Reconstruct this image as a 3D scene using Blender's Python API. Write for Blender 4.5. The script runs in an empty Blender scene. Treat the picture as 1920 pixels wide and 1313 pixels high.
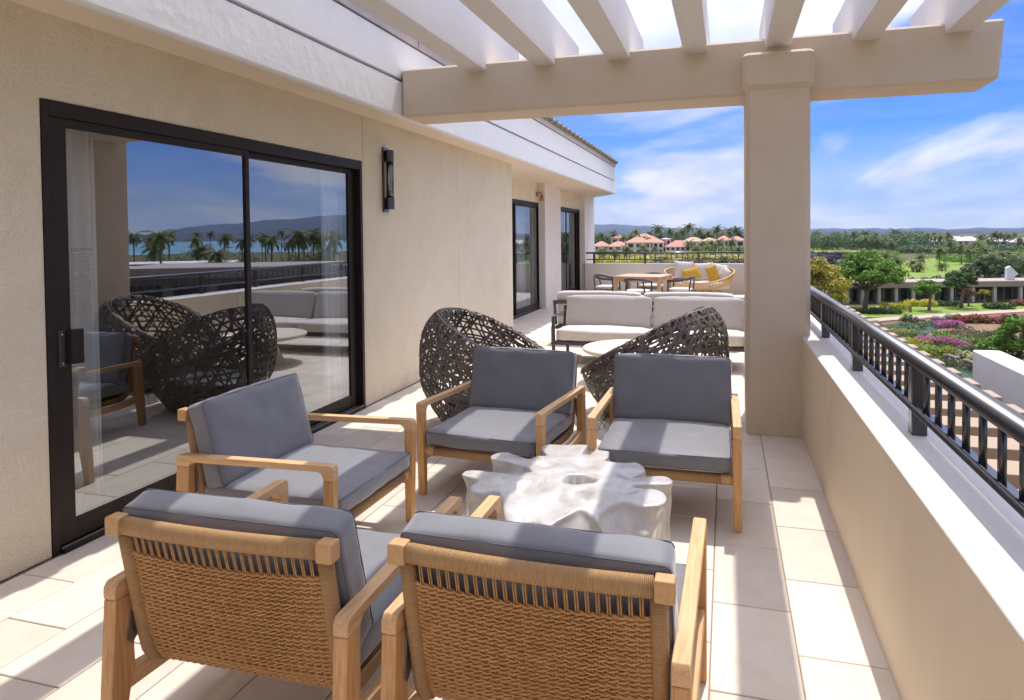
import bpy, bmesh, math, random
from mathutils import Vector, Matrix, noise
random.seed(7)
R = math.radians
sc = bpy.context.scene
COL = sc.collection

# ---------------------------------------------------------------- camera
FPX, YAW, PITCH, ROLL, CX, CY, CAMH = 1270.7, 0.2795, 0.0245, -0.0101, 997.12, 472.94, 1.72
Fv = Vector((-math.sin(YAW)*math.cos(PITCH), math.cos(YAW)*math.cos(PITCH), -math.sin(PITCH)))
Rv = Vector((math.cos(YAW), math.sin(YAW), 0.0))
Uv = Rv.cross(Fv)
c_, s_ = math.cos(ROLL), math.sin(ROLL)
R2 = c_*Rv + s_*Uv
U2 = -s_*Rv + c_*Uv
cam = bpy.data.cameras.new('camera')
cam.sensor_fit = 'HORIZONTAL'; cam.sensor_width = 36.0
cam.lens = FPX/1920*36.0
cam.shift_x = (960-CX)/1920
cam.shift_y = -(656.5-CY)/1920
cam.clip_start = 0.05; cam.clip_end = 60000
co = bpy.data.objects.new('camera', cam); COL.objects.link(co)
M = Matrix((R2, U2, -Fv)).transposed().to_4x4(); M.translation = (0, 0, CAMH)
co.matrix_world = M
sc.camera = co

def ray(u, v):
    return Fv + R2*((u-CX)/FPX) - U2*((v-CY)/FPX)
def at(u, v, depth):
    return Vector((0, 0, CAMH)) + ray(u, v)*depth
GZ = -10.0                                   # ground level under the terrace
def gnd(u, v, z=GZ):
    r = ray(u, v); return Vector((0, 0, CAMH)) + r*((z-CAMH)/r.z)

# ---------------------------------------------------------------- sun and sky
SX, SY = 0.078, 0.45                         # horizontal run of the sunlight per metre of height
sun_dir = Vector((SX, SY, 1)).normalized()
sun = bpy.data.lights.new('sun', 'SUN'); sun.energy = 2.0; sun.angle = R(0.53); sun.color = (1.0, 0.955, 0.89)
so = bpy.data.objects.new('sun', sun); COL.objects.link(so)
so.rotation_euler = sun_dir.to_track_quat('Z', 'Y').to_euler()
so.location = (0, 0, 30)
w = bpy.data.worlds.new('World'); sc.world = w; w.use_nodes = True
nt = w.node_tree; nt.nodes.clear()
def N(t, **k):
    n = nt.nodes.new(t)
    for a, b in k.items(): setattr(n, a, b)
    return n
L = nt.links.new
out = N('ShaderNodeOutputWorld'); bg = N('ShaderNodeBackground'); bg.inputs['Strength'].default_value = 0.115
sky = N('ShaderNodeTexSky'); sky.sky_type = 'NISHITA'; sky.sun_disc = False
sky.sun_elevation = math.asin(sun_dir.z); sky.sun_rotation = math.atan2(SX, SY)
sky.air_density = 1.0; sky.dust_density = 0.35; sky.ozone_density = 3.0; sky.altitude = 0
tc = N('ShaderNodeTexCoord')
sep = N('ShaderNodeSeparateXYZ'); L(tc.outputs['Generated'], sep.inputs[0])
# project the view direction on a cloud deck: (x, y) / (z + k)
add = N('ShaderNodeMath', operation='ADD'); add.inputs[1].default_value = 0.16; L(sep.outputs['Z'], add.inputs[0])
mx = N('ShaderNodeMath', operation='MAXIMUM'); mx.inputs[1].default_value = 0.05; L(add.outputs[0], mx.inputs[0])
dx = N('ShaderNodeMath', operation='DIVIDE'); L(sep.outputs['X'], dx.inputs[0]); L(mx.outputs[0], dx.inputs[1])
dy = N('ShaderNodeMath', operation='DIVIDE'); L(sep.outputs['Y'], dy.inputs[0]); L(mx.outputs[0], dy.inputs[1])
cmb = N('ShaderNodeCombineXYZ'); L(dx.outputs[0], cmb.inputs['X']); L(dy.outputs[0], cmb.inputs['Y'])
mp = N('ShaderNodeMapping'); mp.inputs['Scale'].default_value = (1.0, 0.62, 1.0); mp.inputs['Location'].default_value = (10.2, 2.55, 0)
L(cmb.outputs[0], mp.inputs['Vector'])
n1 = N('ShaderNodeTexNoise'); n1.inputs['Scale'].default_value = 0.95; n1.inputs['Detail'].default_value = 9
n1.inputs['Roughness'].default_value = 0.52; n1.inputs['Distortion'].default_value = 0.35
L(mp.outputs[0], n1.inputs['Vector'])
cr = N('ShaderNodeValToRGB'); cr.color_ramp.elements[0].position = 0.40; cr.color_ramp.elements[1].position = 0.60
cr.color_ramp.interpolation = 'EASE'
L(n1.outputs['Fac'], cr.inputs['Fac'])
# thin streaky veil
mp2 = N('ShaderNodeMapping'); mp2.inputs['Scale'].default_value = (0.5, 1.7, 1); mp2.inputs['Rotation'].default_value = (0, 0, 0.5)
L(cmb.outputs[0], mp2.inputs['Vector'])
n2 = N('ShaderNodeTexNoise'); n2.inputs['Scale'].default_value = 1.1; n2.inputs['Detail'].default_value = 7; n2.inputs['Roughness'].default_value = 0.6
n2.inputs['Distortion'].default_value = 0.6
L(mp2.outputs[0], n2.inputs['Vector'])
cr2 = N('ShaderNodeValToRGB'); cr2.color_ramp.elements[0].position = 0.42; cr2.color_ramp.elements[1].position = 0.78
L(n2.outputs['Fac'], cr2.inputs['Fac'])
veil = N('ShaderNodeMath', operation='MULTIPLY'); veil.inputs[1].default_value = 0.32; L(cr2.outputs['Color'], veil.inputs[0])
# the deck closes towards the horizon
hz = N('ShaderNodeMapRange'); hz.inputs['From Min'].default_value = 0.0; hz.inputs['From Max'].default_value = 0.15
hz.inputs['To Min'].default_value = 0.98; hz.inputs['To Max'].default_value = 0.0
L(sep.outputs['Z'], hz.inputs['Value'])
hzm = N('ShaderNodeMath', operation='MULTIPLY'); L(hz.outputs[0], hzm.inputs[0])
n3 = N('ShaderNodeMapRange'); n3.inputs['From Min'].default_value = 0.3; n3.inputs['From Max'].default_value = 0.6
n3.inputs['To Min'].default_value = 0.55; n3.inputs['To Max'].default_value = 1.0; L(n1.outputs['Fac'], n3.inputs['Value'])
L(n3.outputs[0], hzm.inputs[1])
m1 = N('ShaderNodeMath', operation='MAXIMUM'); L(cr.outputs['Color'], m1.inputs[0]); L(veil.outputs[0], m1.inputs[1])
m2 = N('ShaderNodeMath', operation='MAXIMUM'); L(m1.outputs[0], m2.inputs[0]); L(hzm.outputs[0], m2.inputs[1])
# extra cloud overhead, past the white sky between the rafters, added to brighten shade
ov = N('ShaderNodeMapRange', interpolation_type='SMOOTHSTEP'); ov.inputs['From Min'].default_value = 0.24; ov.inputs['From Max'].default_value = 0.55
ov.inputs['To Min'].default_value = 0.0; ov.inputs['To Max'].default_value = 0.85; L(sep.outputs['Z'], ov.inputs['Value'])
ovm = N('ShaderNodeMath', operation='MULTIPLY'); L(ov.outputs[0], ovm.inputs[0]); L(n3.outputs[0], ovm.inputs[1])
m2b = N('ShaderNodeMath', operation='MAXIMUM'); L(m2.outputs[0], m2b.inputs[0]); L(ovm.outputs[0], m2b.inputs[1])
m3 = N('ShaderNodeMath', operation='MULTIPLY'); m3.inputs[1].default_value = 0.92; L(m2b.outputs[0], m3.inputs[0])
# cloud colour: lit tops, lavender undersides
n4 = N('ShaderNodeTexNoise'); n4.inputs['Scale'].default_value = 2.1; n4.inputs['Detail'].default_value = 6
L(mp.outputs[0], n4.inputs['Vector'])
ccol = N('ShaderNodeValToRGB')
ccol.color_ramp.elements[0].position = 0.35; ccol.color_ramp.elements[0].color = (2.75, 3.0, 4.0, 1)
ccol.color_ramp.elements[1].position = 0.62; ccol.color_ramp.elements[1].color = (4.4, 4.3, 4.55, 1)
L(n4.outputs['Fac'], ccol.inputs['Fac'])
gam = N('ShaderNodeMixRGB', blend_type='MULTIPLY'); gam.inputs['Fac'].default_value = 1.0; gam.inputs['Color2'].default_value = (0.10, 0.275, 0.665, 1)
L(sky.outputs['Color'], gam.inputs['Color1'])
# cloud brightens towards the sun, out of view: glow added to lift the shade
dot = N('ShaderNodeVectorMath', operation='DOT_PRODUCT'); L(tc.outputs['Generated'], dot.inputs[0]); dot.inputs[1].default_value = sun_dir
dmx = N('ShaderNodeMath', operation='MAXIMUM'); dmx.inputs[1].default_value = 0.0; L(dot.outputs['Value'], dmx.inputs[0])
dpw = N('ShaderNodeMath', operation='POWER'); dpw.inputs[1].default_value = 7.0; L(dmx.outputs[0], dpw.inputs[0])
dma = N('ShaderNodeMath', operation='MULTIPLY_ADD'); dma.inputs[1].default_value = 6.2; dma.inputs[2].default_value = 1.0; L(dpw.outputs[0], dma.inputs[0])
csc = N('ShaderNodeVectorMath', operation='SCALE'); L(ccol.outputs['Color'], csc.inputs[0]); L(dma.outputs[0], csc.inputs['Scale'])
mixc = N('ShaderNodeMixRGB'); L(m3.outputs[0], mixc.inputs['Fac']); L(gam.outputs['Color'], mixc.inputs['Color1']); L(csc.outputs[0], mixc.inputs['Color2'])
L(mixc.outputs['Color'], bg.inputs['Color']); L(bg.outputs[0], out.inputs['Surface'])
sc.view_settings.view_transform = 'Standard'; sc.view_settings.look = 'None'
sc.view_settings.exposure = 1.05; sc.view_settings.gamma = 1.0; sc.view_settings.use_curve_mapping = False
sc.cycles.max_bounces = 8; sc.cycles.diffuse_bounces = 5; sc.cycles.glossy_bounces = 4
sc.cycles.transparent_max_bounces = 12; sc.cycles.transmission_bounces = 4
sc.cycles.caustics_reflective = False; sc.cycles.caustics_refractive = False
sc.cycles.use_denoising = True

# ---------------------------------------------------------------- materials
MATS = {}
def mat(name, col, rough=0.6, metal=0.0, var=None, vscale=8.0, bump=0.0, bscale=60.0, bdist=0.01, spec=0.5,
        rnd=0.0, stretch=None, wave=None, coat=0.0, sheen=0.0, trans=0.0, detail=6, blot=None, coords='Object'):
    """procedural surface: base colour mixed with a second one by noise, fine relief from noise or waves"""
    if name in MATS: return MATS[name]
    m = bpy.data.materials.new(name); m.use_nodes = True
    t = m.node_tree; nd = t.nodes; lk = t.links.new
    b = nd['Principled BSDF']
    b.inputs['Roughness'].default_value = rough; b.inputs['Metallic'].default_value = metal
    b.inputs['Specular IOR Level'].default_value = spec
    if coat: b.inputs['Coat Weight'].default_value = coat; b.inputs['Coat Roughness'].default_value = 0.12
    if sheen: b.inputs['Sheen Weight'].default_value = sheen
    if trans: b.inputs['Transmission Weight'].default_value = trans
    tc = nd.new('ShaderNodeTexCoord'); src = tc.outputs[coords]
    if stretch:
        mpn = nd.new('ShaderNodeMapping'); mpn.inputs['Scale'].default_value = stretch
        lk(src, mpn.inputs['Vector']); vec = mpn.outputs[0]
    else: vec = src
    c = (*col, 1)
    last = None
    if var is not None:
        n = nd.new('ShaderNodeTexNoise'); n.inputs['Scale'].default_value = vscale; n.inputs['Detail'].default_value = detail
        n.inputs['Roughness'].default_value = 0.62; lk(vec, n.inputs['Vector'])
        r = nd.new('ShaderNodeValToRGB'); r.color_ramp.elements[0].position = 0.33; r.color_ramp.elements[1].position = 0.68
        r.color_ramp.elements[0].color = c; r.color_ramp.elements[1].color = (*var, 1)
        lk(n.outputs['Fac'], r.inputs['Fac']); last = r.outputs['Color']
    if blot is not None:                      # (colour, scale, threshold, strength): stains with a shape of their own
        n = nd.new('ShaderNodeTexNoise'); n.inputs['Scale'].default_value = blot[1]; n.inputs['Detail'].default_value = 8
        n.inputs['Distortion'].default_value = 0.8; lk(src, n.inputs['Vector'])
        r = nd.new('ShaderNodeValToRGB'); r.color_ramp.elements[0].position = blot[2]; r.color_ramp.elements[1].position = min(1, blot[2]+0.12)
        lk(n.outputs['Fac'], r.inputs['Fac'])
        mm = nd.new('ShaderNodeMath'); mm.operation = 'MULTIPLY'; mm.inputs[1].default_value = blot[3]; lk(r.outputs['Color'], mm.inputs[0])
        mi = nd.new('ShaderNodeMixRGB'); mi.inputs['Color1'].default_value = c; mi.inputs['Color2'].default_value = (*blot[0], 1)
        if last: lk(last, mi.inputs['Color1'])
        lk(mm.outputs[0], mi.inputs['Fac']); last = mi.outputs['Color']
    if rnd:
        oi = nd.new('ShaderNodeObjectInfo'); hs = nd.new('ShaderNodeHueSaturation')
        mr = nd.new('ShaderNodeMapRange'); mr.inputs['To Min'].default_value = 1-rnd; mr.inputs['To Max'].default_value = 1+rnd
        lk(oi.outputs['Random'], mr.inputs['Value']); lk(mr.outputs[0], hs.inputs['Value'])
        hs.inputs['Color'].default_value = c
        if last: lk(last, hs.inputs['Color'])
        last = hs.outputs['Color']
    if last: lk(last, b.inputs['Base Color'])
    else: b.inputs['Base Color'].default_value = c
    if bump:
        bp = nd.new('ShaderNodeBump'); bp.inputs['Strength'].default_value = bump; bp.inputs['Distance'].default_value = bdist
        if wave:                              # (axis, scale)
            wv = nd.new('ShaderNodeTexWave'); wv.bands_direction = wave[0]; wv.inputs['Scale'].default_value = wave[1]
            wv.inputs['Distortion'].default_value = 0.6; wv.inputs['Detail'].default_value = 1; wv.inputs['Detail Scale'].default_value = 2
            lk(src, wv.inputs['Vector']); lk(wv.outputs['Fac'], bp.inputs['Height'])
        else:
            n = nd.new('ShaderNodeTexNoise'); n.inputs['Scale'].default_value = bscale; n.inputs['Detail'].default_value = 5
            lk(vec, n.inputs['Vector']); lk(n.outputs['Fac'], bp.inputs['Height'])
        lk(bp.outputs[0], b.inputs['Normal'])
    MATS[name] = m
    return m

mat('stucco', (0.845, 0.75, 0.585), 0.9, var=(0.80, 0.70, 0.53), vscale=2.5, bump=1.0, bscale=80, bdist=0.02, spec=0.2, blot=((0.62, 0.49, 0.35), 0.9, 0.60, 0.35))
mat('stucco_pale', (0.77, 0.71, 0.65), 0.9, var=(0.73, 0.67, 0.61), vscale=3, bump=0.4, bscale=90, bdist=0.008, spec=0.2)
mat('tan_paint', (0.675, 0.57, 0.445), 0.75, var=(0.635, 0.53, 0.41), vscale=3.5, bump=0.25, bscale=40, bdist=0.006, spec=0.25)
mat('parapet_paint', (0.825, 0.71, 0.53), 0.75, var=(0.775, 0.655, 0.48), vscale=2.6, bump=0.3, bscale=30, bdist=0.008, spec=0.25, stretch=(1, 1, 0.35), blot=((0.58, 0.45, 0.31), 1.2, 0.58, 0.4))
mat('white_paint', (0.82, 0.81, 0.81), 0.6, var=(0.79, 0.78, 0.78), vscale=4, bump=0.25, bscale=25, bdist=0.008, spec=0.3)
mat('white_plaster', (0.81, 0.805, 0.81), 0.55, var=(0.77, 0.765, 0.775), vscale=5, bump=0.45, bscale=11, bdist=0.012, spec=0.4)
mat('cap_paint', (0.78, 0.755, 0.72), 0.6, var=(0.72, 0.69, 0.655), vscale=5, bump=0.2, bscale=60, bdist=0.004, spec=0.35)
mat('rafter_paint', (0.78, 0.75, 0.735), 0.6, var=(0.75, 0.72, 0.705), vscale=5, bump=0.2, bscale=30, bdist=0.006, spec=0.3, stretch=(4, 0.6, 4))
mat('soffit', (0.78, 0.67, 0.55), 0.85, var=(0.74, 0.63, 0.51), vscale=4, bump=0.35, bscale=80, bdist=0.006, spec=0.2)
mat('bronze_frame', (0.016, 0.010, 0.0085), 0.5, 0.0, spec=0.3, var=(0.024, 0.015, 0.012), vscale=14, bump=0.08, bscale=120, bdist=0.003)
mat('black_metal', (0.016, 0.017, 0.021), 0.32, 0.0, var=(0.024, 0.025, 0.03), vscale=30, bump=0.06, bscale=180, bdist=0.002, spec=0.8, coat=0.6)
mat('steel', (0.45, 0.45, 0.46), 0.35, 0.9, var=(0.3, 0.3, 0.31), vscale=60)
mat('tile', (0.75, 0.675, 0.58), 0.62, var=(0.68, 0.595, 0.495), vscale=5.5, bump=0.12, bscale=55, bdist=0.004, spec=0.35, rnd=0.11, detail=9,
    blot=((0.52, 0.39, 0.26), 2.6, 0.60, 0.5), coords='Object')
mat('grout', (0.27, 0.2, 0.14), 0.95, var=(0.36, 0.28, 0.2), vscale=12)
mat('teak_z', (0.70, 0.41, 0.18), 0.5, var=(0.50, 0.25, 0.09), vscale=9, stretch=(11, 11, 0.7), bump=0.2, bscale=9, bdist=0.004, spec=0.4, rnd=0.06)
mat('teak_y', (0.76, 0.50, 0.265), 0.5, var=(0.58, 0.33, 0.145), vscale=9, stretch=(11, 0.7, 11), bump=0.2, bscale=9, bdist=0.004, spec=0.4, rnd=0.06)
mat('teak_end', (0.60, 0.36, 0.16), 0.5, var=(0.50, 0.28, 0.115), vscale=20, stretch=(3, 1, 3), bump=0.1, bscale=40, bdist=0.002)
mat('cane', (0.56, 0.305, 0.11), 0.5, var=(0.42, 0.205, 0.065), vscale=38, bump=0.2, bscale=120, bdist=0.002, spec=0.5)
mat('cane_x', (0.64, 0.385, 0.17), 0.5, var=(0.52, 0.29, 0.115), vscale=22, stretch=(9, 1, 1), bump=0.9, wave=('X', 62), bdist=0.004)
mat('cane_l', (0.60, 0.355, 0.155), 0.5, var=(0.49, 0.27, 0.11), vscale=22, stretch=(1, 4, 9), bump=0.9, wave=('Z', 62), bdist=0.004)
mat('grey_fabric', (0.175, 0.177, 0.192), 0.6, var=(0.152, 0.154, 0.168), vscale=9, bump=0.35, bscale=420, bdist=0.002, spec=0.5, sheen=0.7)
mat('grey_piping', (0.135, 0.14, 0.162), 0.85)
mat('linen', (0.60, 0.555, 0.515), 0.9, var=(0.47, 0.43, 0.40), vscale=60, stretch=(3.2, 3.2, 0.5), bump=0.3, bscale=220, bdist=0.003, spec=0.2, sheen=0.2)
mat('linen_plain', (0.66, 0.61, 0.56), 0.9, var=(0.60, 0.55, 0.505), vscale=30, bump=0.3, bscale=220, bdist=0.003, spec=0.2)
mat('mustard', (0.62, 0.38, 0.055), 0.9, var=(0.54, 0.32, 0.045), vscale=24, bump=0.3, bscale=160, bdist=0.003, spec=0.2)
mat('charcoal', (0.05, 0.05, 0.056), 0.5, 0.2, var=(0.065, 0.065, 0.07), vscale=30, bump=0.1, bscale=150, bdist=0.002)
mat('woven_dark', (0.13, 0.107, 0.087), 0.55, var=(0.235, 0.20, 0.165), vscale=16, bump=0.25, bscale=160, bdist=0.002, spec=0.4)
mat('concrete', (0.68, 0.605, 0.50), 0.75, var=(0.61, 0.535, 0.43), vscale=6, bump=0.2, bscale=50, bdist=0.004, spec=0.3)
mat('lacquer', (0.62, 0.605, 0.58), 0.3, var=(0.46, 0.435, 0.395), vscale=5.5, bump=0.35, bscale=16, bdist=0.012, spec=0.45, coat=0.35,
    blot=((0.30, 0.245, 0.18), 7, 0.60, 0.6), stretch=(1.6, 1.6, 0.45))
mat('root_hole', (0.45, 0.40, 0.33), 0.6, var=(0.28, 0.24, 0.19), vscale=20, bump=0.6, bscale=30, bdist=0.02)
mat('table_wood', (0.56, 0.36, 0.22), 0.55, var=(0.48, 0.29, 0.165), vscale=7, stretch=(9, 0.9, 9), bump=0.1, bscale=20, bdist=0.003)
mat('rattan', (0.60, 0.40, 0.20), 0.55, var=(0.50, 0.31, 0.14), vscale=25, bump=0.2, bscale=80, bdist=0.003)
mat('green_glaze', (0.10, 0.16, 0.04), 0.3, var=(0.14, 0.21, 0.06), vscale=8, coat=0.3)
mat('copper', (0.55, 0.25, 0.08), 0.32, 0.85, var=(0.42, 0.18, 0.06), vscale=40)
mat('curtain', (0.84, 0.84, 0.83), 0.9, var=(0.79, 0.79, 0.78), vscale=12, bump=0.2, bscale=200, bdist=0.002)
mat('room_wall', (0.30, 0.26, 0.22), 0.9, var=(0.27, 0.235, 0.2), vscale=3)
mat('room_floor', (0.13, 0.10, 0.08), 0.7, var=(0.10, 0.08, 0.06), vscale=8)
mat('print', (0.25, 0.25, 0.26), 0.8)
mat('roof_clay', (0.20, 0.165, 0.135), 0.8, var=(0.27, 0.225, 0.185), vscale=9, bump=0.3, bscale=40, bdist=0.006, rnd=0.12)
mat('trim_strip', (0.55, 0.50, 0.48), 0.6, var=(0.5, 0.455, 0.435), vscale=6)
mat('dark_gap', (0.03, 0.028, 0.03), 0.9)
# outdoors, far
mat('ground', (0.085, 0.085, 0.038), 1.0, var=(0.15, 0.125, 0.07), vscale=0.035, bump=0.3, bscale=0.5, bdist=0.4, spec=0.1, coords='Object')
mat('lawn', (0.17, 0.245, 0.045), 1.0, var=(0.235, 0.30, 0.075), vscale=0.09, bump=0.4, bscale=3, bdist=0.1, spec=0.1)
mat('dry_grass', (0.34, 0.31, 0.14), 1.0, var=(0.22, 0.26, 0.08), vscale=0.06, spec=0.1)
mat('path_paving', (0.47, 0.38, 0.33), 0.9, var=(0.40, 0.315, 0.27), vscale=0.9, spec=0.2)
mat('red_soil', (0.22, 0.085, 0.05), 1.0, var=(0.16, 0.07, 0.045), vscale=0.8, bump=0.4, bscale=2, bdist=0.2)
mat('brown_scrub', (0.20, 0.105, 0.06), 1.0, var=(0.27, 0.17, 0.10), vscale=0.5, bump=0.6, bscale=2, bdist=0.3)
mat('lava', (0.045, 0.036, 0.042), 1.0, var=(0.085, 0.07, 0.075), vscale=0.6, bump=0.5, bscale=2, bdist=0.3, spec=0.2)
mat('boulder', (0.28, 0.22, 0.18), 0.95, var=(0.19, 0.15, 0.125), vscale=1.2, bump=0.5, bscale=4, bdist=0.1, spec=0.2)
mat('pond_water', (0.03, 0.075, 0.035), 0.12, var=(0.06, 0.12, 0.055), vscale=0.3, bump=0.5, bscale=2.0, bdist=0.25, spec=0.3)
mat('sea_water', (0.06, 0.34, 0.38), 0.2, var=(0.035, 0.2, 0.32), vscale=0.004, bump=0.1, bscale=0.3, bdist=0.2, spec=0.5)
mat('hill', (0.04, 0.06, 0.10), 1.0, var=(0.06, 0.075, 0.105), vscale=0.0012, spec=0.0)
mat('bark', (0.16, 0.125, 0.10), 0.95, var=(0.22, 0.18, 0.15), vscale=3, bump=0.4, bscale=8, bdist=0.05)
mat('palm_bark', (0.24, 0.195, 0.155), 0.95, var=(0.17, 0.135, 0.105), vscale=2, stretch=(1, 1, 4), bump=0.3, bscale=6, bdist=0.04)
mat('resort_wall', (0.30, 0.235, 0.195), 0.9, var=(0.26, 0.2, 0.165), vscale=0.6)
mat('resort_fascia', (0.36, 0.28, 0.25), 0.9, var=(0.32, 0.25, 0.22), vscale=0.5)
mat('resort_pillar', (0.58, 0.53, 0.49), 0.85)
mat('dark_glass', (0.022, 0.022, 0.025), 0.12, spec=0.6)
mat('pink_roof', (0.60, 0.30, 0.235), 0.9, var=(0.54, 0.26, 0.20), vscale=0.4, bump=0.4, bscale=2.5, bdist=0.1)
mat('tan_roof', (0.58, 0.40, 0.27), 0.9, var=(0.5, 0.34, 0.22), vscale=0.4, bump=0.4, bscale=2.5, bdist=0.1)
mat('hotel_white', (0.70, 0.65, 0.61), 0.85, var=(0.64, 0.59, 0.555), vscale=0.3)
mat('white_roof', (0.72, 0.70, 0.69), 0.85, var=(0.65, 0.63, 0.62), vscale=0.4)
mat('louver_paint', (0.40, 0.30, 0.21), 0.85, var=(0.36, 0.265, 0.185), vscale=2)
mat('smooth_white', (0.78, 0.77, 0.78), 0.8, var=(0.74, 0.73, 0.74), vscale=1.5, bump=0.1, bscale=30, bdist=0.004)

def leaf_mat(name, a, b, rnd=0.12, tr=0.35):
    m = bpy.data.materials.new(name); m.use_nodes = True; MATS[name] = m
    t = m.node_tree; nd = t.nodes; lk = t.links.new; pb = nd['Principled BSDF']
    pb.inputs['Roughness'].default_value = 0.55; pb.inputs['Specular IOR Level'].default_value = 0.3
    g = nd.new('ShaderNodeNewGeometry'); r = nd.new('ShaderNodeValToRGB')
    r.color_ramp.elements[0].color = (*a, 1); r.color_ramp.elements[1].color = (*b, 1)
    lk(g.outputs['Random Per Island'], r.inputs['Fac'])
    oi = nd.new('ShaderNodeObjectInfo'); hs = nd.new('ShaderNodeHueSaturation'); mr = nd.new('ShaderNodeMapRange')
    mr.inputs['To Min'].default_value = 1-rnd; mr.inputs['To Max'].default_value = 1+rnd
    lk(oi.outputs['Random'], mr.inputs['Value']); lk(mr.outputs[0], hs.inputs['Value']); lk(r.outputs[0], hs.inputs['Color'])
    lk(hs.outputs[0], pb.inputs['Base Color'])
    ts = nd.new('ShaderNodeBsdfTranslucent'); lk(hs.outputs[0], ts.inputs['Color'])
    mx = nd.new('ShaderNodeMixShader'); mx.inputs['Fac'].default_value = tr
    lk(pb.outputs[0], mx.inputs[1]); lk(ts.outputs[0], mx.inputs[2]); lk(mx.outputs[0], nd['Material Output'].inputs['Surface'])
leaf_mat('leaf_green', (0.09, 0.19, 0.022), (0.21, 0.36, 0.05))
leaf_mat('leaf_dark', (0.04, 0.09, 0.022), (0.10, 0.175, 0.04))
leaf_mat('leaf_yellow', (0.30, 0.28, 0.03), (0.50, 0.43, 0.06))
leaf_mat('leaf_lime', (0.55, 0.52, 0.04), (0.75, 0.68, 0.10))
leaf_mat('leaf_grey', (0.09, 0.145, 0.055), (0.18, 0.24, 0.10))
leaf_mat('leaf_palm', (0.045, 0.075, 0.018), (0.23, 0.26, 0.06), 0.25)
leaf_mat('leaf_wood', (0.05, 0.10, 0.035), (0.12, 0.185, 0.065))
leaf_mat('petal_magenta', (0.45, 0.03, 0.26), (0.66, 0.10, 0.44))
leaf_mat('petal_red', (0.42, 0.035, 0.06), (0.55, 0.10, 0.08))
leaf_mat('petal_grey', (0.30, 0.25, 0.27), (0.45, 0.37, 0.38))
leaf_mat('petal_cream', (0.55, 0.55, 0.25), (0.75, 0.72, 0.45))
leaf_mat('leaf_rust', (0.16, 0.07, 0.035), (0.27, 0.145, 0.08))

def glass_mat():
    m = bpy.data.materials.new('door_glass'); m.use_nodes = True; MATS['door_glass'] = m
    t = m.node_tree; nd = t.nodes; lk = t.links.new; nd.remove(nd['Principled BSDF'])
    tr = nd.new('ShaderNodeBsdfTransparent'); tr.inputs['Color'].default_value = (0.88, 0.91, 0.92, 1)
    gl = nd.new('ShaderNodeBsdfGlossy'); gl.inputs['Roughness'].default_value = 0.0; gl.inputs['Color'].default_value = (0.86, 0.90, 0.97, 1)
    fr = nd.new('ShaderNodeFresnel'); fr.inputs['IOR'].default_value = 4.0
    # the coating reflects on the face a ray meets first; the face behind it lets it through
    ge = nd.new('ShaderNodeNewGeometry'); inv = nd.new('ShaderNodeMath'); inv.operation = 'SUBTRACT'; inv.inputs[0].default_value = 1.0
    lk(ge.outputs['Backfacing'], inv.inputs[1]); ml = nd.new('ShaderNodeMath'); ml.operation = 'MULTIPLY'
    lk(fr.outputs[0], ml.inputs[0]); lk(inv.outputs[0], ml.inputs[1])
    mx = nd.new('ShaderNodeMixShader'); lk(ml.outputs[0], mx.inputs['Fac']); lk(tr.outputs[0], mx.inputs[1]); lk(gl.outputs[0], mx.inputs[2])
    lk(mx.outputs[0], nd['Material Output'].inputs['Surface'])
glass_mat()
def clear_glass():
    m = bpy.data.materials.new('lamp_glass'); m.use_nodes = True; MATS['lamp_glass'] = m
    t = m.node_tree; nd = t.nodes; lk = t.links.new; nd.remove(nd['Principled BSDF'])
    tr = nd.new('ShaderNodeBsdfTransparent'); tr.inputs['Color'].default_value = (0.85, 0.88, 0.9, 1)
    gl = nd.new('ShaderNodeBsdfGlossy'); gl.inputs['Roughness'].default_value = 0.08
    fr = nd.new('ShaderNodeFresnel'); fr.inputs['IOR'].default_value = 1.9
    mx = nd.new('ShaderNodeMixShader'); lk(fr.outputs[0], mx.inputs['Fac']); lk(tr.outputs[0], mx.inputs[1]); lk(gl.outputs[0], mx.inputs[2])
    lk(mx.outputs[0], nd['Material Output'].inputs['Surface'])
clear_glass()

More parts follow.
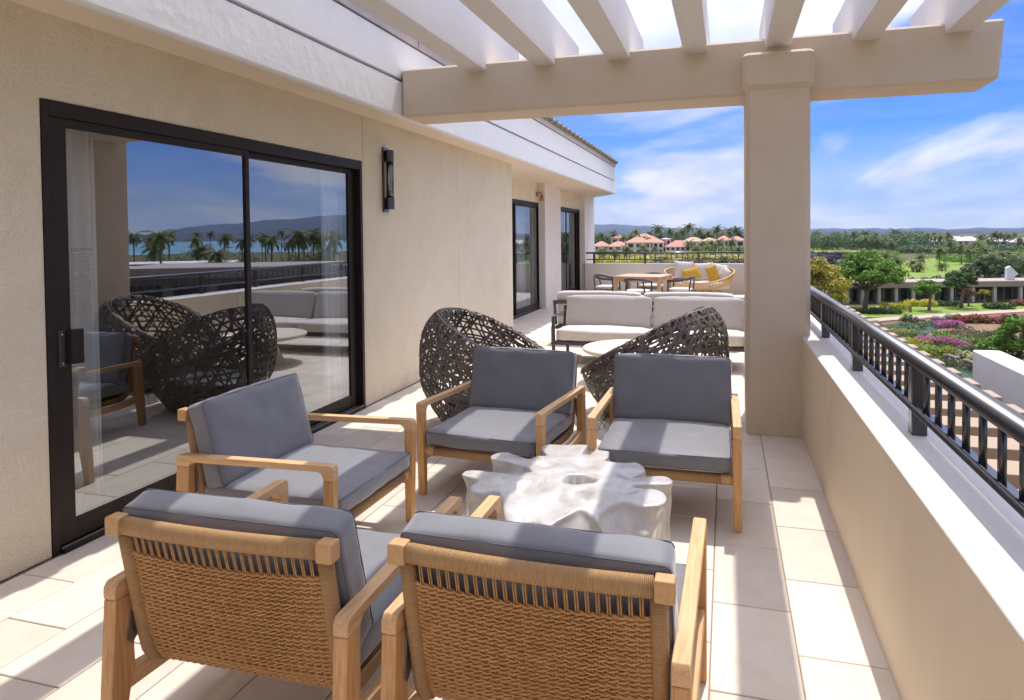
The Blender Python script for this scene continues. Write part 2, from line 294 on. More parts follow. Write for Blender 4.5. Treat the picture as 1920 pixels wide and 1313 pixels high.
# ---------------------------------------------------------------- mesh helpers
class MB:
    def __init__(s): s.v = []; s.f = []
    def add(s, vs, fs):
        o = len(s.v); s.v.extend([tuple(p) for p in vs]); s.f.extend([tuple(i+o for i in f) for f in fs]); return s
    def box(s, x0, x1, y0, y1, z0, z1):
        return s.add([(x0,y0,z0),(x1,y0,z0),(x1,y1,z0),(x0,y1,z0),(x0,y0,z1),(x1,y0,z1),(x1,y1,z1),(x0,y1,z1)],
                     [(3,2,1,0),(4,5,6,7),(0,1,5,4),(1,2,6,5),(2,3,7,6),(3,0,4,7)])
    def prism(s, prof, a0, a1, axis='X'):
        """closed profile extruded along an axis: X takes (y,z), Y takes (x,z), Z takes (x,y)"""
        n = len(prof)
        area = sum(prof[i][0]*prof[(i+1) % n][1]-prof[(i+1) % n][0]*prof[i][1] for i in range(n))
        if area < 0: prof = prof[::-1]
        def P(p, a): return {'X': (a, p[0], p[1]), 'Y': (p[0], a, p[1]), 'Z': (p[0], p[1], a)}[axis]
        vs = [P(p, a0) for p in prof]+[P(p, a1) for p in prof]
        fl = (axis == 'Y')
        fs = [tuple(reversed(range(n))), tuple(range(n, 2*n))]+[(i, (i+1) % n, n+(i+1) % n, n+i) for i in range(n)]
        if fl: fs = [tuple(reversed(f)) for f in fs]
        return s.add(vs, fs)
    def tube(s, pts, r, n=8, ry=None, closed=False, flat=None):
        pts = [Vector(p) for p in pts]; m = len(pts); rings = []
        prevu = None
        for i, p in enumerate(pts):
            a = pts[(i-1) % m] if (closed or i > 0) else p
            b = pts[(i+1) % m] if (closed or i < m-1) else p
            t = (b-a); t = t.normalized() if t.length > 1e-9 else Vector((0, 0, 1))
            if prevu is None:
                ref = flat or (Vector((0, 0, 1)) if abs(t.z) < 0.9 else Vector((0, 1, 0)))
                u = (ref - t*ref.dot(t)).normalized()
            else:
                u = prevu - t*prevu.dot(t); u = u.normalized() if u.length > 1e-9 else t.orthogonal().normalized()
            prevu = u; w = t.cross(u)
            rr = r[i] if isinstance(r, (list, tuple)) else r
            r2 = rr if ry is None else ry
            rings.append([p + u*(math.cos(2*math.pi*k/n)*rr) + w*(math.sin(2*math.pi*k/n)*r2) for k in range(n)])
        vs = [q for rg in rings for q in rg]; fs = []
        for i in range(m if closed else m-1):
            j = (i+1) % m
            for k in range(n): fs.append((i*n+k, i*n+(k+1) % n, j*n+(k+1) % n, j*n+k))
        if not closed: fs.append(tuple(reversed(range(n)))); fs.append(tuple((m-1)*n+k for k in range(n)))
        return s.add(vs, fs)
    def lathe(s, prof, n=32, cx=0, cy=0):
        vs = []; fs = []; m = len(prof)
        for r, z in prof:
            for k in range(n): vs.append((cx+r*math.cos(2*math.pi*k/n), cy+r*math.sin(2*math.pi*k/n), z))
        for i in range(m-1):
            for k in range(n): fs.append((i*n+k, i*n+(k+1) % n, (i+1)*n+(k+1) % n, (i+1)*n+k))
        fs.append(tuple(reversed(range(n)))); fs.append(tuple((m-1)*n+k for k in range(n)))
        return s.add(vs, fs)
    def ribbon(s, pts, nrm, wd, th):
        """flat strip of width wd and thickness th along pts, nrm the surface normals"""
        vs = []; fs = []; m = len(pts)
        for i, p in enumerate(pts):
            a = pts[max(0, i-1)]; b = pts[min(m-1, i+1)]; t = (b-a)
            t = t.normalized() if t.length > 1e-9 else Vector((1, 0, 0))
            w_ = nrm[i].cross(t).normalized()*(wd/2); h = nrm[i]*(th/2)
            vs += [p-w_-h, p+w_-h, p+w_+h, p-w_+h]
        for i in range(m-1):
            for k in range(4): fs.append((i*4+k, i*4+(k+1) % 4, i*4+4+(k+1) % 4, i*4+4+k))
        return s.add(vs, fs)
    def mesh(s, name):
        me = bpy.data.meshes.new(name); me.from_pydata(s.v, [], s.f); me.update(); return me
    def build(s, name, m, parent=None, smooth=False, bevel=0, seg=2, loc=None, fix=True):
        me = s.mesh(name)
        if fix:
            b = bmesh.new(); b.from_mesh(me); bmesh.ops.recalc_face_normals(b, faces=b.faces); b.to_mesh(me); b.free()
        return obj(name, me, m, parent, smooth, bevel, seg, loc)
def obj(name, me, m, parent=None, smooth=False, bevel=0, seg=2, loc=None):
    o = bpy.data.objects.new(name, me); COL.objects.link(o)
    if m: me.materials.append(MATS[m] if isinstance(m, str) else m)
    if parent is not None: o.parent = parent
    if loc is not None: o.location = loc
    if smooth: me.shade_smooth()
    if bevel:
        md = o.modifiers.new('bevel', 'BEVEL'); md.width = bevel; md.segments = seg; md.limit_method = 'ANGLE'; md.angle_limit = R(35)
        if seg > 1: me.shade_smooth(); md.harden_normals = True
    return o
def thing(name, label, cat, loc=(0, 0, 0), rz=0, group=None):
    o = bpy.data.objects.new(name, None); COL.objects.link(o); o.empty_display_size = 0.2
    o.location = loc; o.rotation_euler = (0, 0, rz); return tag(o, label, cat, group)
def tag(o, label, cat, group=None):
    o['label'] = label; o['category'] = cat
    if group: o['group'] = group
    return o
def struct(o): o['kind'] = 'structure'; return o
def stuff(o): o['kind'] = 'stuff'; return o
def dup(root, loc, rz, label, group=None, scale=None):
    r = root.copy(); COL.objects.link(r); r.location = loc; r.rotation_euler = (0, 0, rz); r['label'] = label
    if group: r['group'] = group
    if scale: r.scale = scale if isinstance(scale, tuple) else (scale,)*3
    for ch in list(root.children):
        c = ch.copy(); COL.objects.link(c); c.parent = r
        for g in ch.children:
            d = g.copy(); COL.objects.link(d); d.parent = c
    return r
def cushion(mb, x0, x1, y0, y1, z0, z1, puff=0.015, n=10, r=0.03):
    """soft box: faces swell a little, edges rounded by a superellipse mapping"""
    cx, cy, cz = (x0+x1)/2, (y0+y1)/2, (z0+z1)/2; hx, hy, hz = (x1-x0)/2, (y1-y0)/2, (z1-z0)/2
    bm = bmesh.new(); bmesh.ops.create_cube(bm, size=2.0); bmesh.ops.subdivide_edges(bm, edges=bm.edges[:], cuts=n, use_grid_fill=True)
    for v in bm.verts:
        p = v.co
        q = Vector((p.x*hx, p.y*hy, p.z*hz))
        # round edges
        i = Vector((max(-(hx-r), min(hx-r, q.x)), max(-(hy-r), min(hy-r, q.y)), max(-(hz-r), min(hz-r, q.z))))
        d = q-i
        if d.length > 1e-9: q = i+d.normalized()*min(r, d.length) if sum(1 for c in d if abs(c) > 1e-6) > 1 else q
        a = (1-p.x**2)*(1-p.y**2); b = (1-p.x**2)*(1-p.z**2); c = (1-p.y**2)*(1-p.z**2)
        if abs(p.z) > 0.98: q.z += math.copysign(puff*a, p.z)
        if abs(p.y) > 0.98: q.y += math.copysign(puff*b, p.y)
        if abs(p.x) > 0.98: q.x += math.copysign(puff*c*0.6, p.x)
        wv = noise.noise(Vector((q.x*7+cx*3, q.y*7, q.z*7+cz*5)))*0.008+noise.noise(q*17)*0.003
        nq = Vector((q.x/hx, q.y/hy, q.z/hz)); nq = nq.normalized()
        v.co = q+Vector((cx, cy, cz))+nq*wv
    bm.verts.index_update()
    mb.add([v.co[:] for v in bm.verts], [tuple(v.index for v in f.verts) for f in bm.faces]); bm.free()
    return mb
ORD = ['first','second','third','fourth','fifth','sixth','seventh','eighth','ninth','tenth','eleventh','twelfth','thirteenth',
       'fourteenth','fifteenth','sixteenth','seventeenth','eighteenth','nineteenth','twentieth']
def ordw(i):
    if i < 20: return ORD[i]
    tens = ['twenty','thirty','forty'][(i+1)//10-2]; k = (i+1) % 10
    return {'twenty':'twentieth','thirty':'thirtieth','forty':'fortieth'}[tens] if k == 0 else tens+'-'+ORD[k-1]
# ================================================================ STRUCTURE
# ---- terrace floor: grout bed and single tiles
XW, XP, YC = -3.519, 0.612, 6.05
fl = struct(MB().box(-4.4, 0.7, -4, 20.3, -0.30, -0.006).build('terrace_floor', 'grout'))
TW, TL = 0.3435, 0.637
def tile_mesh(w_, l_):
    e = 0.003; b = 0.003
    mb = MB()
    x0, x1, y0, y1 = e, w_-e, e, l_-e
    mb.add([(x0,y0,-0.02),(x1,y0,-0.02),(x1,y1,-0.02),(x0,y1,-0.02),
            (x0,y0,-b),(x1,y0,-b),(x1,y1,-b),(x0,y1,-b),
            (x0+b,y0+b,0),(x1-b,y0+b,0),(x1-b,y1-b,0),(x0+b,y1-b,0)],
           [(0,1,5,4),(1,2,6,5),(2,3,7,6),(3,0,4,7),(4,5,9,8),(5,6,10,9),(6,7,11,10),(7,4,8,11),(8,9,10,11)])
    return mb
tcache = {}; rest = MB(); ntile = 0
for k in range(14):
    xa = 0.62-TW*(k+1); xb = xa+TW
    ph = 0.36 if k % 2 == 0 else 0.05
    n0 = int((-4-ph)/TL)
    for n in range(n0, 40):
        ya = ph+TL*n; yb = ya+TL
        if ya < -4 or ya > 19.9: continue
        if k >= 12 and yb < 11.1: continue
        dz = random.uniform(-0.0012, 0.0008)
        if yb > 1.3 and ya < 16.6 and k < 12 and ntile < 300:
            key = (round(TW, 3), round(TL, 3))
            if key not in tcache: tcache[key] = tile_mesh(TW, TL).mesh('tile'); tcache[key].materials.append(MATS['tile'])
            o = bpy.data.objects.new('tile', tcache[key]); COL.objects.link(o); o.parent = fl
            o.location = (xa, ya, dz); ntile += 1
        else:
            t = tile_mesh(TW, TL); rest.add([(v[0]+xa, v[1]+ya, v[2]+dz) for v in t.v], t.f)
stuff(rest.build('tile_field', 'tile', fl, fix=False))

# ---- the hotel building along the left side
bld = thing('hotel_building', 'cream stucco hotel building with sliding glass doors along the left of the terrace', 'building', (XW, 2, 0))
def B(mb, name, m, **k):
    o = mb.build(name, m, bld, **k); o.location = (-XW, -2, 0); return o
DY0, DY1, DZ = 2.774, 6.100, 2.482
TH = 0.22
B(MB().prism([(-4.0, 0.0), (DY0, 0.0), (DY0, DZ), (6.121, DZ), (6.121, 2.98), (-4.0, 2.98)], XW-TH, XW, 'X'), 'wall_panel', 'stucco', bevel=0.008)
B(MB().box(XW-TH, XW-0.0, 6.101, 6.121, 0.0, DZ-0.0005), 'wall_panel', 'stucco')
B(MB().box(XW-TH, XW, 6.128, 8.639, 0.0, 2.98), 'wall_panel', 'stucco', bevel=0.004)
B(MB().box(XW-TH, XW, 8.647, 11.07, 0.0, 2.98), 'wall_panel', 'stucco', bevel=0.006)
B(MB().box(XW-TH-0.02, XW-0.012, 6.10, 8.66, 0.0, 2.97), 'joint_backing', 'soffit')
# recessed wall with the two far doors, pilasters
XR, XQ = -4.25, -4.08
B(MB().box(XR-0.1, XW-TH-0.001, 10.87, 11.068, 0, 2.98), 'return_wall', 'stucco')
for (a, b, z0) in ((11.071, 12.60, 0), (12.601, 15.55, 2.49), (15.551, 17.20, 0), (17.201, 20.05, 2.485), (20.051, 21.60, 0)):
    B(MB().box(XR-0.2, XR, a, b, z0, 2.98), 'wall_panel', 'stucco_pale' if z0 == 0 else 'stucco')
B(MB().box(XR+0.001, XQ, 15.39, 16.95, 0, 2.95), 'pilaster', 'stucco_pale', bevel=0.012)
B(MB().box(XR+0.001, XQ, 20.02, 21.57, 0, 2.95), 'pilaster', 'stucco_pale', bevel=0.012)
B(MB().box(-9.0, XR-0.2, 21.35, 21.6, 0, 2.98), 'wall_panel', 'stucco_pale')
# lower storeys under the terrace
B(MB().box(-9.0, 0.84, -8.0, 20.28, -10.05, -0.31), 'lower_storeys', 'stucco')
# eave: soffit, two fascia bands with a groove between, drip strip, roof edge
XF = -3.12
def eave(z0, z1, inset, name, m, yend=19.85, **k):
    xf = XF-inset
    pr = [(-9.0, -4.0), (xf, -4.0), (xf, yend-inset), (-4.2-inset, 21.75-inset), (-9.0, 21.75-inset)]
    return B(MB().prism(pr, z0, z1, 'Z'), name, m, **k)
eave(2.945, 3.02, 0.02, 'soffit', 'soffit')
fr = MB()
# fascia lower band is a lip that hangs a little below the soffit
def band(z0, z1, t0, t1, y0, y1, name, m, bv=0.012):
    pr = [(t0, y0), (t1, y0), (t1, y1), (-4.2+(t1-XF), 21.75+(t1-XF)*0.5), (-4.2+(t0-XF), 21.75+(t0-XF)*0.5), (t0, y1-0.03)]
    return B(MB().prism(pr, z0, z1, 'Z'), name, m, bevel=bv)
band(2.917, 3.275, XF-0.07, XF, -4.0, 19.85, 'fascia_board', 'white_plaster', 0.02)
band(3.302, 3.690, XF-0.07, XF-0.012, -4.0, 19.85, 'fascia_board', 'white_paint', 0.008)
eave(3.02, 3.72, 0.06, 'eave_core', 'trim_strip')
eave(3.69, 3.704, 0.035, 'shadow_gap', 'dark_gap')
band(3.704, 3.795, XF-0.07, XF+0.004, -4.0, 19.88, 'drip_edge', 'trim_strip', 0.004)
for yj in (6.6, 10.0, 13.4, 16.8): B(MB().box(XF+0.0035, XF+0.006, yj-0.004, yj+0.004, 3.706, 3.793), 'strip_joint', 'dark_gap')
SL = 0.30
roof = B(MB().prism([(XF+0.05, 3.797), (XF+0.05, 3.825), (-9.0, 3.825+SL*(9+XF)), (-9.0, 3.797)], -4.0, 19.95, 'Y'), 'roof', 'roof_clay')
tm = MB()
nn = 7
prof = [(math.cos(math.pi*i/nn)*0.10, math.sin(math.pi*i/nn)*0.075) for i in range(nn+1)]
for i in range(nn):
    (a, za), (b, zb) = prof[i], prof[i+1]
    tm.add([(0, a, za), (0, b, zb), (-1.2, b*0.9, zb+1.2*SL), (-1.2, a*0.9, za+1.2*SL)], [(0, 1, 2, 3)])
tm.add([(0, p[0], p[1]) for p in prof], [tuple(range(nn+1))])
tme = tm.mesh('roof_tile'); tme.materials.append(MATS['roof_clay'])
for i in range(62):
    yy = -3.8+0.385*i
    o = bpy.data.objects.new('roof_tile', tme); COL.objects.link(o); o.parent = roof; o.location = (XF+0.09, yy, 3.80)

# ---- sliding doors
def sliding_door(y0, y1, ztop, xw, split, flip, hy, label):
    """frame in a wall opening facing +X; two sashes, the handle on one"""
    xo = xw+0.003
    f = MB(); w_ = 0.075
    pr = [(y0, 0.0), (y0, ztop), (y1, ztop), (y1, 0.0)]
    f.box(xo-0.16, xo, y0+0.0015, y0+0.045, 0.0, ztop-0.0015)
    f.box(xo-0.16, xo, y1-0.045, y1-0.0015, 0.0, ztop-0.0015)
    f.box(xo-0.16, xo, y0+0.0455, y1-0.0455, ztop-0.085, ztop-0.0015)
    f.box(xo-0.16, xo+0.03, y0+0.0455, y1-0.0455, 0.0, 0.022)
    d = f.build('sliding_door', 'bronze_frame', bld, bevel=0.003); d.location = (-XW, -2, 0)
    d['label'] = label
    MB().box(xo+0.002, xo+0.006, y0+0.05, y1-0.05, 0.022, 0.034).build('track', 'steel', d)
    MB().box(xo-0.05, xo-0.045, y0+0.05, y1-0.05, 0.022, 0.034).build('track', 'steel', d)
    def sash(a, b, xs, wl, wr):
        s = MB(); zt = ztop-0.086; zb = 0.036
        s.box(xs-0.035, xs, a, a+wl, zb, zt); s.box(xs-0.035, xs, b-wr, b, zb, zt)
        s.box(xs-0.033, xs-0.002, a+wl, b-wr, zt-0.05, zt); s.box(xs-0.033, xs-0.002, a+wl, b-wr, zb, zb+0.115)
        s.build('sash', 'bronze_frame', d, bevel=0.003)
        MB().box(xs-0.021, xs-0.015, a+wl-0.005, b-wr+0.005, zb+0.11, zt-0.045).build('pane', 'door_glass', d)
    ya, yb = y0+0.046, y1-0.046
    if flip:  sash(ya, split+0.03, xo-0.06, 0.06, 0.045); sash(split-0.03, yb, xo-0.012, 0.045, 0.085)
    else:     sash(ya, split+0.03, xo-0.012, 0.105, 0.045); sash(split-0.03, yb, xo-0.062, 0.045, 0.12)
    return d
SPLIT1 = 4.40
d1 = sliding_door(DY0, DY1, DZ, XW, SPLIT1, False, 2.9, 'large bronze-framed sliding glass door reflecting sky and chairs')
d2 = sliding_door(12.60, 15.55, 2.49, XR, 13.62, True, 15.4, 'middle sliding glass door in the recessed wall')
d3 = sliding_door(17.20, 20.05, 2.485, XR, 18.35, False, 17.3, 'farthest sliding glass door beside the end pilaster')
# handle and lock plate on the big door
hx = XW+0.003-0.012
MB().box(hx, hx+0.006, 2.845, 2.885, 1.02, 1.22).build('lock_plate', 'black_metal', d1, bevel=0.002)
MB().prism([(2.893, hx), (2.893, hx+0.038), (2.955, hx+0.052), (2.965, hx+0.04), (2.965, hx)], 1.035, 1.225, 'Z')
hm = MB(); pr = [(hx+0.001, 2.893), (hx+0.040, 2.898), (hx+0.055, 2.945), (hx+0.05, 2.962), (hx+0.001, 2.962)]
hm.prism(pr, 1.03, 1.222, 'Z'); hm.build('handle', 'bronze_frame', d1, bevel=0.004)
for zz in (1.04, 1.2): 
    s = MB(); s.lathe([(0.006, 0), (0.006, 0.003), (0.003, 0.005)], 10); o = s.build('screw', 'steel', d1, smooth=False)
    o.rotation_euler = (0, R(90), 0); o.location = (hx+0.006, 2.865, zz)
MB().box(XR-0.005, XR+0.045, 15.42, 15.46, 0.98, 1.22).build('handle', 'black_metal', d2, bevel=0.004)
# the printed notice on the glass of the big door: heading, a round mark and blocks of fine print
def text_obj(body, size, loc, parent, m):
    c = bpy.data.curves.new('notice', 'FONT'); c.body = body; c.size = size; c.align_x = 'CENTER'; c.extrude = 0.0006
    tmp = bpy.data.objects.new('printed_notice', c); COL.objects.link(tmp)
    me = bpy.data.meshes.new_from_object(tmp.evaluated_get(bpy.context.evaluated_depsgraph_get())); bpy.data.objects.remove(tmp)
    o = bpy.data.objects.new('printed_notice', me); COL.objects.link(o); me.materials.clear(); me.materials.append(MATS[m])
    o.parent = parent; o.location = loc; o.rotation_euler = (R(90), 0, R(90)); return o
px_ = hx-0.0135
text_obj('CAUTION', 0.03, (px_, 3.012, 1.655), d1, 'print')
pm = MB(); random.seed(3)
zz = 1.638
for r in range(30):
    if r in (9, 10, 19): zz -= 0.011; continue
    wl = random.uniform(0.05, 0.068) if r else 0.075
    y = 3.012-wl
    while y < 3.012+wl-0.01:
        l = random.uniform(0.008, 0.022); y2 = min(y+l, 3.012+wl)
        pm.box(px_, px_+0.0006, y, y2, zz-0.0018, zz+0.0018); y = y2+0.004
    zz -= 0.0118
pm.lathe([(0.010, 0), (0.0135, 0)], 16)
pm.f = pm.f[:-2]
n_ = len(pm.v)-32
for i in range(n_, len(pm.v)):
    x_, y_, z_ = pm.v[i]; pm.v[i] = (px_, 3.012+x_, 1.522+y_)
pm.build('printed_notice', 'print', d1, fix=False)

# rooms behind the glass
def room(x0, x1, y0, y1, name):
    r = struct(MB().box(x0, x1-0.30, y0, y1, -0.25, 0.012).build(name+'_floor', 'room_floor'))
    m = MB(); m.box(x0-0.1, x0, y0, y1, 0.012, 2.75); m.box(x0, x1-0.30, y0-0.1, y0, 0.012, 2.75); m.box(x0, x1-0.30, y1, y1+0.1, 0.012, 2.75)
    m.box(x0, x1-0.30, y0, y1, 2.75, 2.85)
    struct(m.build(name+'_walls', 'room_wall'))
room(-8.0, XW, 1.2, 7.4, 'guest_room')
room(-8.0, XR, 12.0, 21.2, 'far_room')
def curtain(name, label, x, y0, y1, z0, z1, folds):
    n = folds*8; vs = []; fs = []
    for i in range(n+1):
        t = i/n; y = y0+(y1-y0)*t; d = 0.045*math.sin(t*folds*2*math.pi)+0.012*math.sin(t*folds*5.1+1)
        fl_ = 0.7+0.3*abs(math.sin(t*3))
        for (z, k) in ((z1, 0.7), ((z0+z1)/2, 1.0), (z0, 1.25)): vs.append((x+d*k*fl_, y+0.02*k*math.sin(t*9), z))
    for i in range(n):
        for k in range(2): fs.append((i*3+k, i*3+k+1, i*3+k+4, i*3+k+3))
    mb = MB(); mb.add(vs, fs); o = mb.build(name, 'curtain', smooth=True)
    sm = o.modifiers.new('thick', 'SOLIDIFY'); sm.thickness = 0.004
    return tag(o, label, 'curtain', 'curtains behind the glass')
curtain('curtain', 'white sheer curtain behind the near end of the big sliding door', XW-0.20, 2.80, 3.25, 0.03, 2.62, 5)
curtain('curtain', 'white sheer curtain behind the far end of the big sliding door', XW-0.20, 5.66, 6.06, 0.03, 2.62, 5)
curtain('curtain', 'pale curtain behind the middle sliding door', XR-0.4, 14.9, 15.6, 0.03, 2.6, 5)

# ---- pergola: column with capital, cross beam, rafters running along the terrace
pg = thing('pergola', 'tan cross beam on a square column carrying white rafters overhead', 'pergola', (0.42, 6.4, 0))
def PG(mb, name, m, parent=None, **k):
    o = mb.build(name, m, parent or pg, **k)
    if parent is None: o.location = (-0.42, -6.4, 0)
    return o
def cham(x0, x1, y0, y1, c): return [(x0+c, y0), (x1-c, y0), (x1, y0+c), (x1, y1-c), (x1-c, y1), (x0+c, y1), (x0, y1-c), (x0, y0+c)]
colm = PG(MB().prism(cham(0.165, 0.676, 6.05, 6.85, 0.03), 0, 2.95, 'Z'), 'column', 'tan_paint', bevel=0.004)
cp = MB(); a = cham(0.138, 0.705, 6.015, 6.885, 0.034); b = cham(0.168, 0.675, 6.047, 6.853, 0.03); t_ = cham(0.160, 0.683, 6.037, 6.863, 0.03)
vs = [(p[0], p[1], 2.925) for p in b]+[(p[0], p[1], 2.965) for p in a]+[(p[0], p[1], 3.215) for p in a]+[(p[0], p[1], 3.24) for p in t_]
fs = [tuple(reversed(range(8))), tuple(range(24, 32))]
for r in range(3):
    for k in range(8): fs.append((r*8+k, r*8+(k+1) % 8, r*8+8+(k+1) % 8, r*8+8+k))
cp.add(vs, fs); PG(cp, 'capital', 'tan_paint', bevel=0.004)
bm_ = MB().prism([(XF+0.001, 2.916), (2.078, 2.916), (2.122, 3.397), (XF+0.001, 3.397)], 6.20, 6.70, 'Y')
bmo = PG(bm_, 'beam', 'tan_paint', bevel=0.022, seg=1)
RX = (-2.99, -2.318, -1.635, -0.937, -0.257, 0.428, 1.113, 1.797)
for i, rx in enumerate(RX[1:]):
    r = MB().box(rx-0.1, rx+0.1, -4.0, 7.30, 3.31, 3.775)
    PG(r, 'rafter', 'rafter_paint', bevel=0.012)
# the next bay, behind the camera
pg2 = thing('pergola', 'second column and beam of the pergola farther back along the parapet', 'pergola', (0.42, -1.5, 0))
o = MB().prism(cham(0.165, 0.605, -1.9, -1.1, 0.03), 0, 2.95, 'Z').build('column', 'tan_paint', pg2); o.location = (-0.42, 1.5, 0)
o = MB().prism([(XF+0.001, 2.916), (2.0, 2.916), (2.13, 2.985), (2.13, 3.305), (XF+0.001, 3.305)], -1.75, -1.25, 'Y').build('beam', 'tan_paint', pg2); o.location = (-0.42, 1.5, 0)

# ---- parapets
pw = thing('parapet_wall', 'tan parapet wall with pale bevelled cap running along the right side', 'wall', (0.73, 8, 0))
def parapet(parent, prof_body, prof_cap, a0, a1, axis, mb_body, mb_cap, off):
    o = MB().prism(prof_body, a0, a1, axis).build('wall_body', mb_body, parent, bevel=0.0); o.location = off
    o = MB().prism(prof_cap, a0, a1, axis).build('cap', mb_cap, parent, bevel=0.006); o.location = off
parapet(pw, [(XP, -0.3), (0.85, -0.3), (0.85, 0.838), (XP, 0.838)], [(XP-0.004, 0.838), (XP-0.004, 0.846), (0.638, 0.866), (0.845, 0.866), (0.870, 0.846), (0.870, 0.838)],
        -4.0, 20.25, 'Y', 'parapet_paint', 'cap_paint', (-0.73, -8, 0))
YF = 19.95
pf = thing('parapet_wall', 'pale pinkish parapet wall closing the far end of the terrace', 'wall', (-1.8, 20.1, 0))
parapet(pf, [(YF, -0.3), (YF+0.25, -0.3), (YF+0.25, 0.838), (YF, 0.838)], [(YF-0.004, 0.838), (YF-0.004, 0.852), (YF+0.02, 0.866), (YF+0.24, 0.866), (YF+0.26, 0.838)],
        -4.078, 0.611, 'X', 'stucco_pale', 'cap_paint', (1.8, -20.1, 0))

# ---- railings: handrail, bottom rail, posts, balusters
def railing(label, p0, p1, posts, name='balcony_railing'):
    """along the line p0-p1, local x = along, local y = outward"""
    d = Vector(p1)-Vector(p0); ln = d.length; rz = math.atan2(d.y, d.x)
    t = thing(name, label, 'railing', (p0[0], p0[1], 0.866), rz)
    n = 20
    prof = []
    for k in range(n):
        a = 2*math.pi*k/n; prof.append((0.039*math.copysign(abs(math.cos(a))**0.7, math.cos(a)), 0.311+0.028*math.copysign(abs(math.sin(a))**0.8, math.sin(a))))
    MB().prism(prof, 0, ln, 'X').build('handrail', 'black_metal', t, smooth=True)
    MB().tube([(0, -0.028, 0.118), (ln, -0.028, 0.118)], 0.0145, 12).build('bottom_rail', 'black_metal', t, smooth=True)
    MB().box(0, ln, -0.012, 0.022, 0.104, 0.114).build('bottom_channel', 'black_metal', t)
    pm_ = MB().box(-0.03, 0.03, -0.031, 0.029, 0, 0.285).mesh('post'); pm_.materials.append(MATS['black_metal'])
    bmh = MB().tube([(0, -0.006, 0.1), (0, -0.006, 0.29)], 0.0125, 10).mesh('baluster'); bmh.materials.append(MATS['black_metal']); bmh.shade_smooth()
    for q in posts:
        o = bpy.data.objects.new('post', pm_); COL.objects.link(o); o.parent = t; o.location = (q, 0, 0)
        md = o.modifiers.new('bevel', 'BEVEL'); md.width = 0.004; md.segments = 2
    qs = sorted(posts)
    for a, b in zip(qs[:-1], qs[1:]):
        m_ = max(1, round((b-a)/0.154))
        for i in range(1, m_):
            o = bpy.data.objects.new('baluster', bmh); COL.objects.link(o); o.parent = t; o.location = (a+(b-a)*i/m_, 0, 0)
    return t
# right side: runs from the far corner back past the camera
y_end = 20.05
posts = [y_end-(5.95+1.385*k) for k in range(-3, 10) if y_end-(5.95+1.385*k) > 0.05 and y_end-(5.95+1.385*k) < 23.5]
posts = sorted(posts+[0.06])
railing('black metal railing with round handrail on top of the right parapet', (0.776, y_end, 0), (0.776, -3.4, 0), posts)
railing('black metal railing on the far parapet, seen straight on', (-4.05, 20.06, 0), (0.70, 20.06, 0), [0.24, 1.758, 3.284, 4.70])

# ---- slatted sunshade below the right parapet, and the white wall beyond it
ls = thing('slatted_sunshade', 'row of broad tan slats projecting below the right parapet', 'pergola', (2.4, 12, -1.0))
slm = MB().box(0.872, 4.02, 0, 0.50, -1.10, -0.80)
sme = slm.mesh('slat'); sme.materials.append(MATS['louver_paint'])
for i in range(26):
    o = bpy.data.objects.new('slat', sme); COL.objects.link(o); o.parent = ls
    o.location = (-2.4, -12+1.53+0.93*i, 1.0)
    md = o.modifiers.new('bevel', 'BEVEL'); md.width = 0.012; md.segments = 2
o = MB().box(0.875, 3.9, 1.0, 26, -1.45, -1.30).build('deck_below', 'louver_paint', ls); o.location = (-2.4, -12, 1.0)
tag(MB().prism([(5.42, -4.5), (5.42, -1.02), (5.46, -1.0), (5.96, -1.0), (5.98, -1.02), (5.98, -4.5)], 5.0, 17.65, 'Y').build('garden_wall', 'smooth_white', bevel=0.02),
    'smooth white wall with flat top beyond the railing at the right edge', 'wall')
tag(MB().box(5.2, 9.0, 4.0, 17.2, -10.05, -4.5).build('wing_block', 'smooth_white'), 'white lower block carrying the white wall', 'building')

# ---- lamps on the wall
wl = thing('wall_lamp', 'slim black wall lamp with clear glass tube beside the big door', 'lamp', (XW, 6.565, 2.33))
MB().box(0.001, 0.022, -0.055, 0.055, -0.345, 0.345).build('back_plate', 'black_metal', wl, bevel=0.003)
for (a, b) in ((0.19, 0.315), (-0.315, -0.19)):
    MB().lathe([(0.042, a), (0.044, a+0.004), (0.044, b-0.004), (0.042, b)], 28, 0.068, 0).build('end_cap', 'black_metal', wl, bevel=0)
MB().lathe([(0.038, -0.19), (0.038, 0.19)], 28, 0.068, 0).build('glass_tube', 'lamp_glass', wl, smooth=True)
MB().lathe([(0.012, -0.09), (0.012, 0.19)], 14, 0.072, 0).build('lamp_rod', 'steel', wl, smooth=True)
MB().box(0.024, 0.03, -0.04, 0.04, -0.19, 0.19).build('reflector', 'linen_plain', wl)
cl = thing('wall_light', 'small copper wall light above the middle sliding door', 'lamp', (XR, 15.24, 2.68))
MB().lathe([(0.05, 0), (0.06, 0.01), (0.06, 0.02), (0.045, 0.03)], 20).build('rosette', 'copper', cl, smooth=True).rotation_euler = (0, R(90), 0)
MB().tube([(0.02, 0, 0.02), (0.09, 0, 0.05), (0.13, 0, 0.02), (0.13, 0, -0.03)], 0.012, 8).build('arm', 'copper', cl, smooth=True)
MB().lathe([(0.015, -0.02), (0.045, -0.05), (0.055, -0.15), (0.05, -0.155), (0.01, -0.04)], 18, 0.13, 0).build('shade', 'copper', cl, smooth=True)
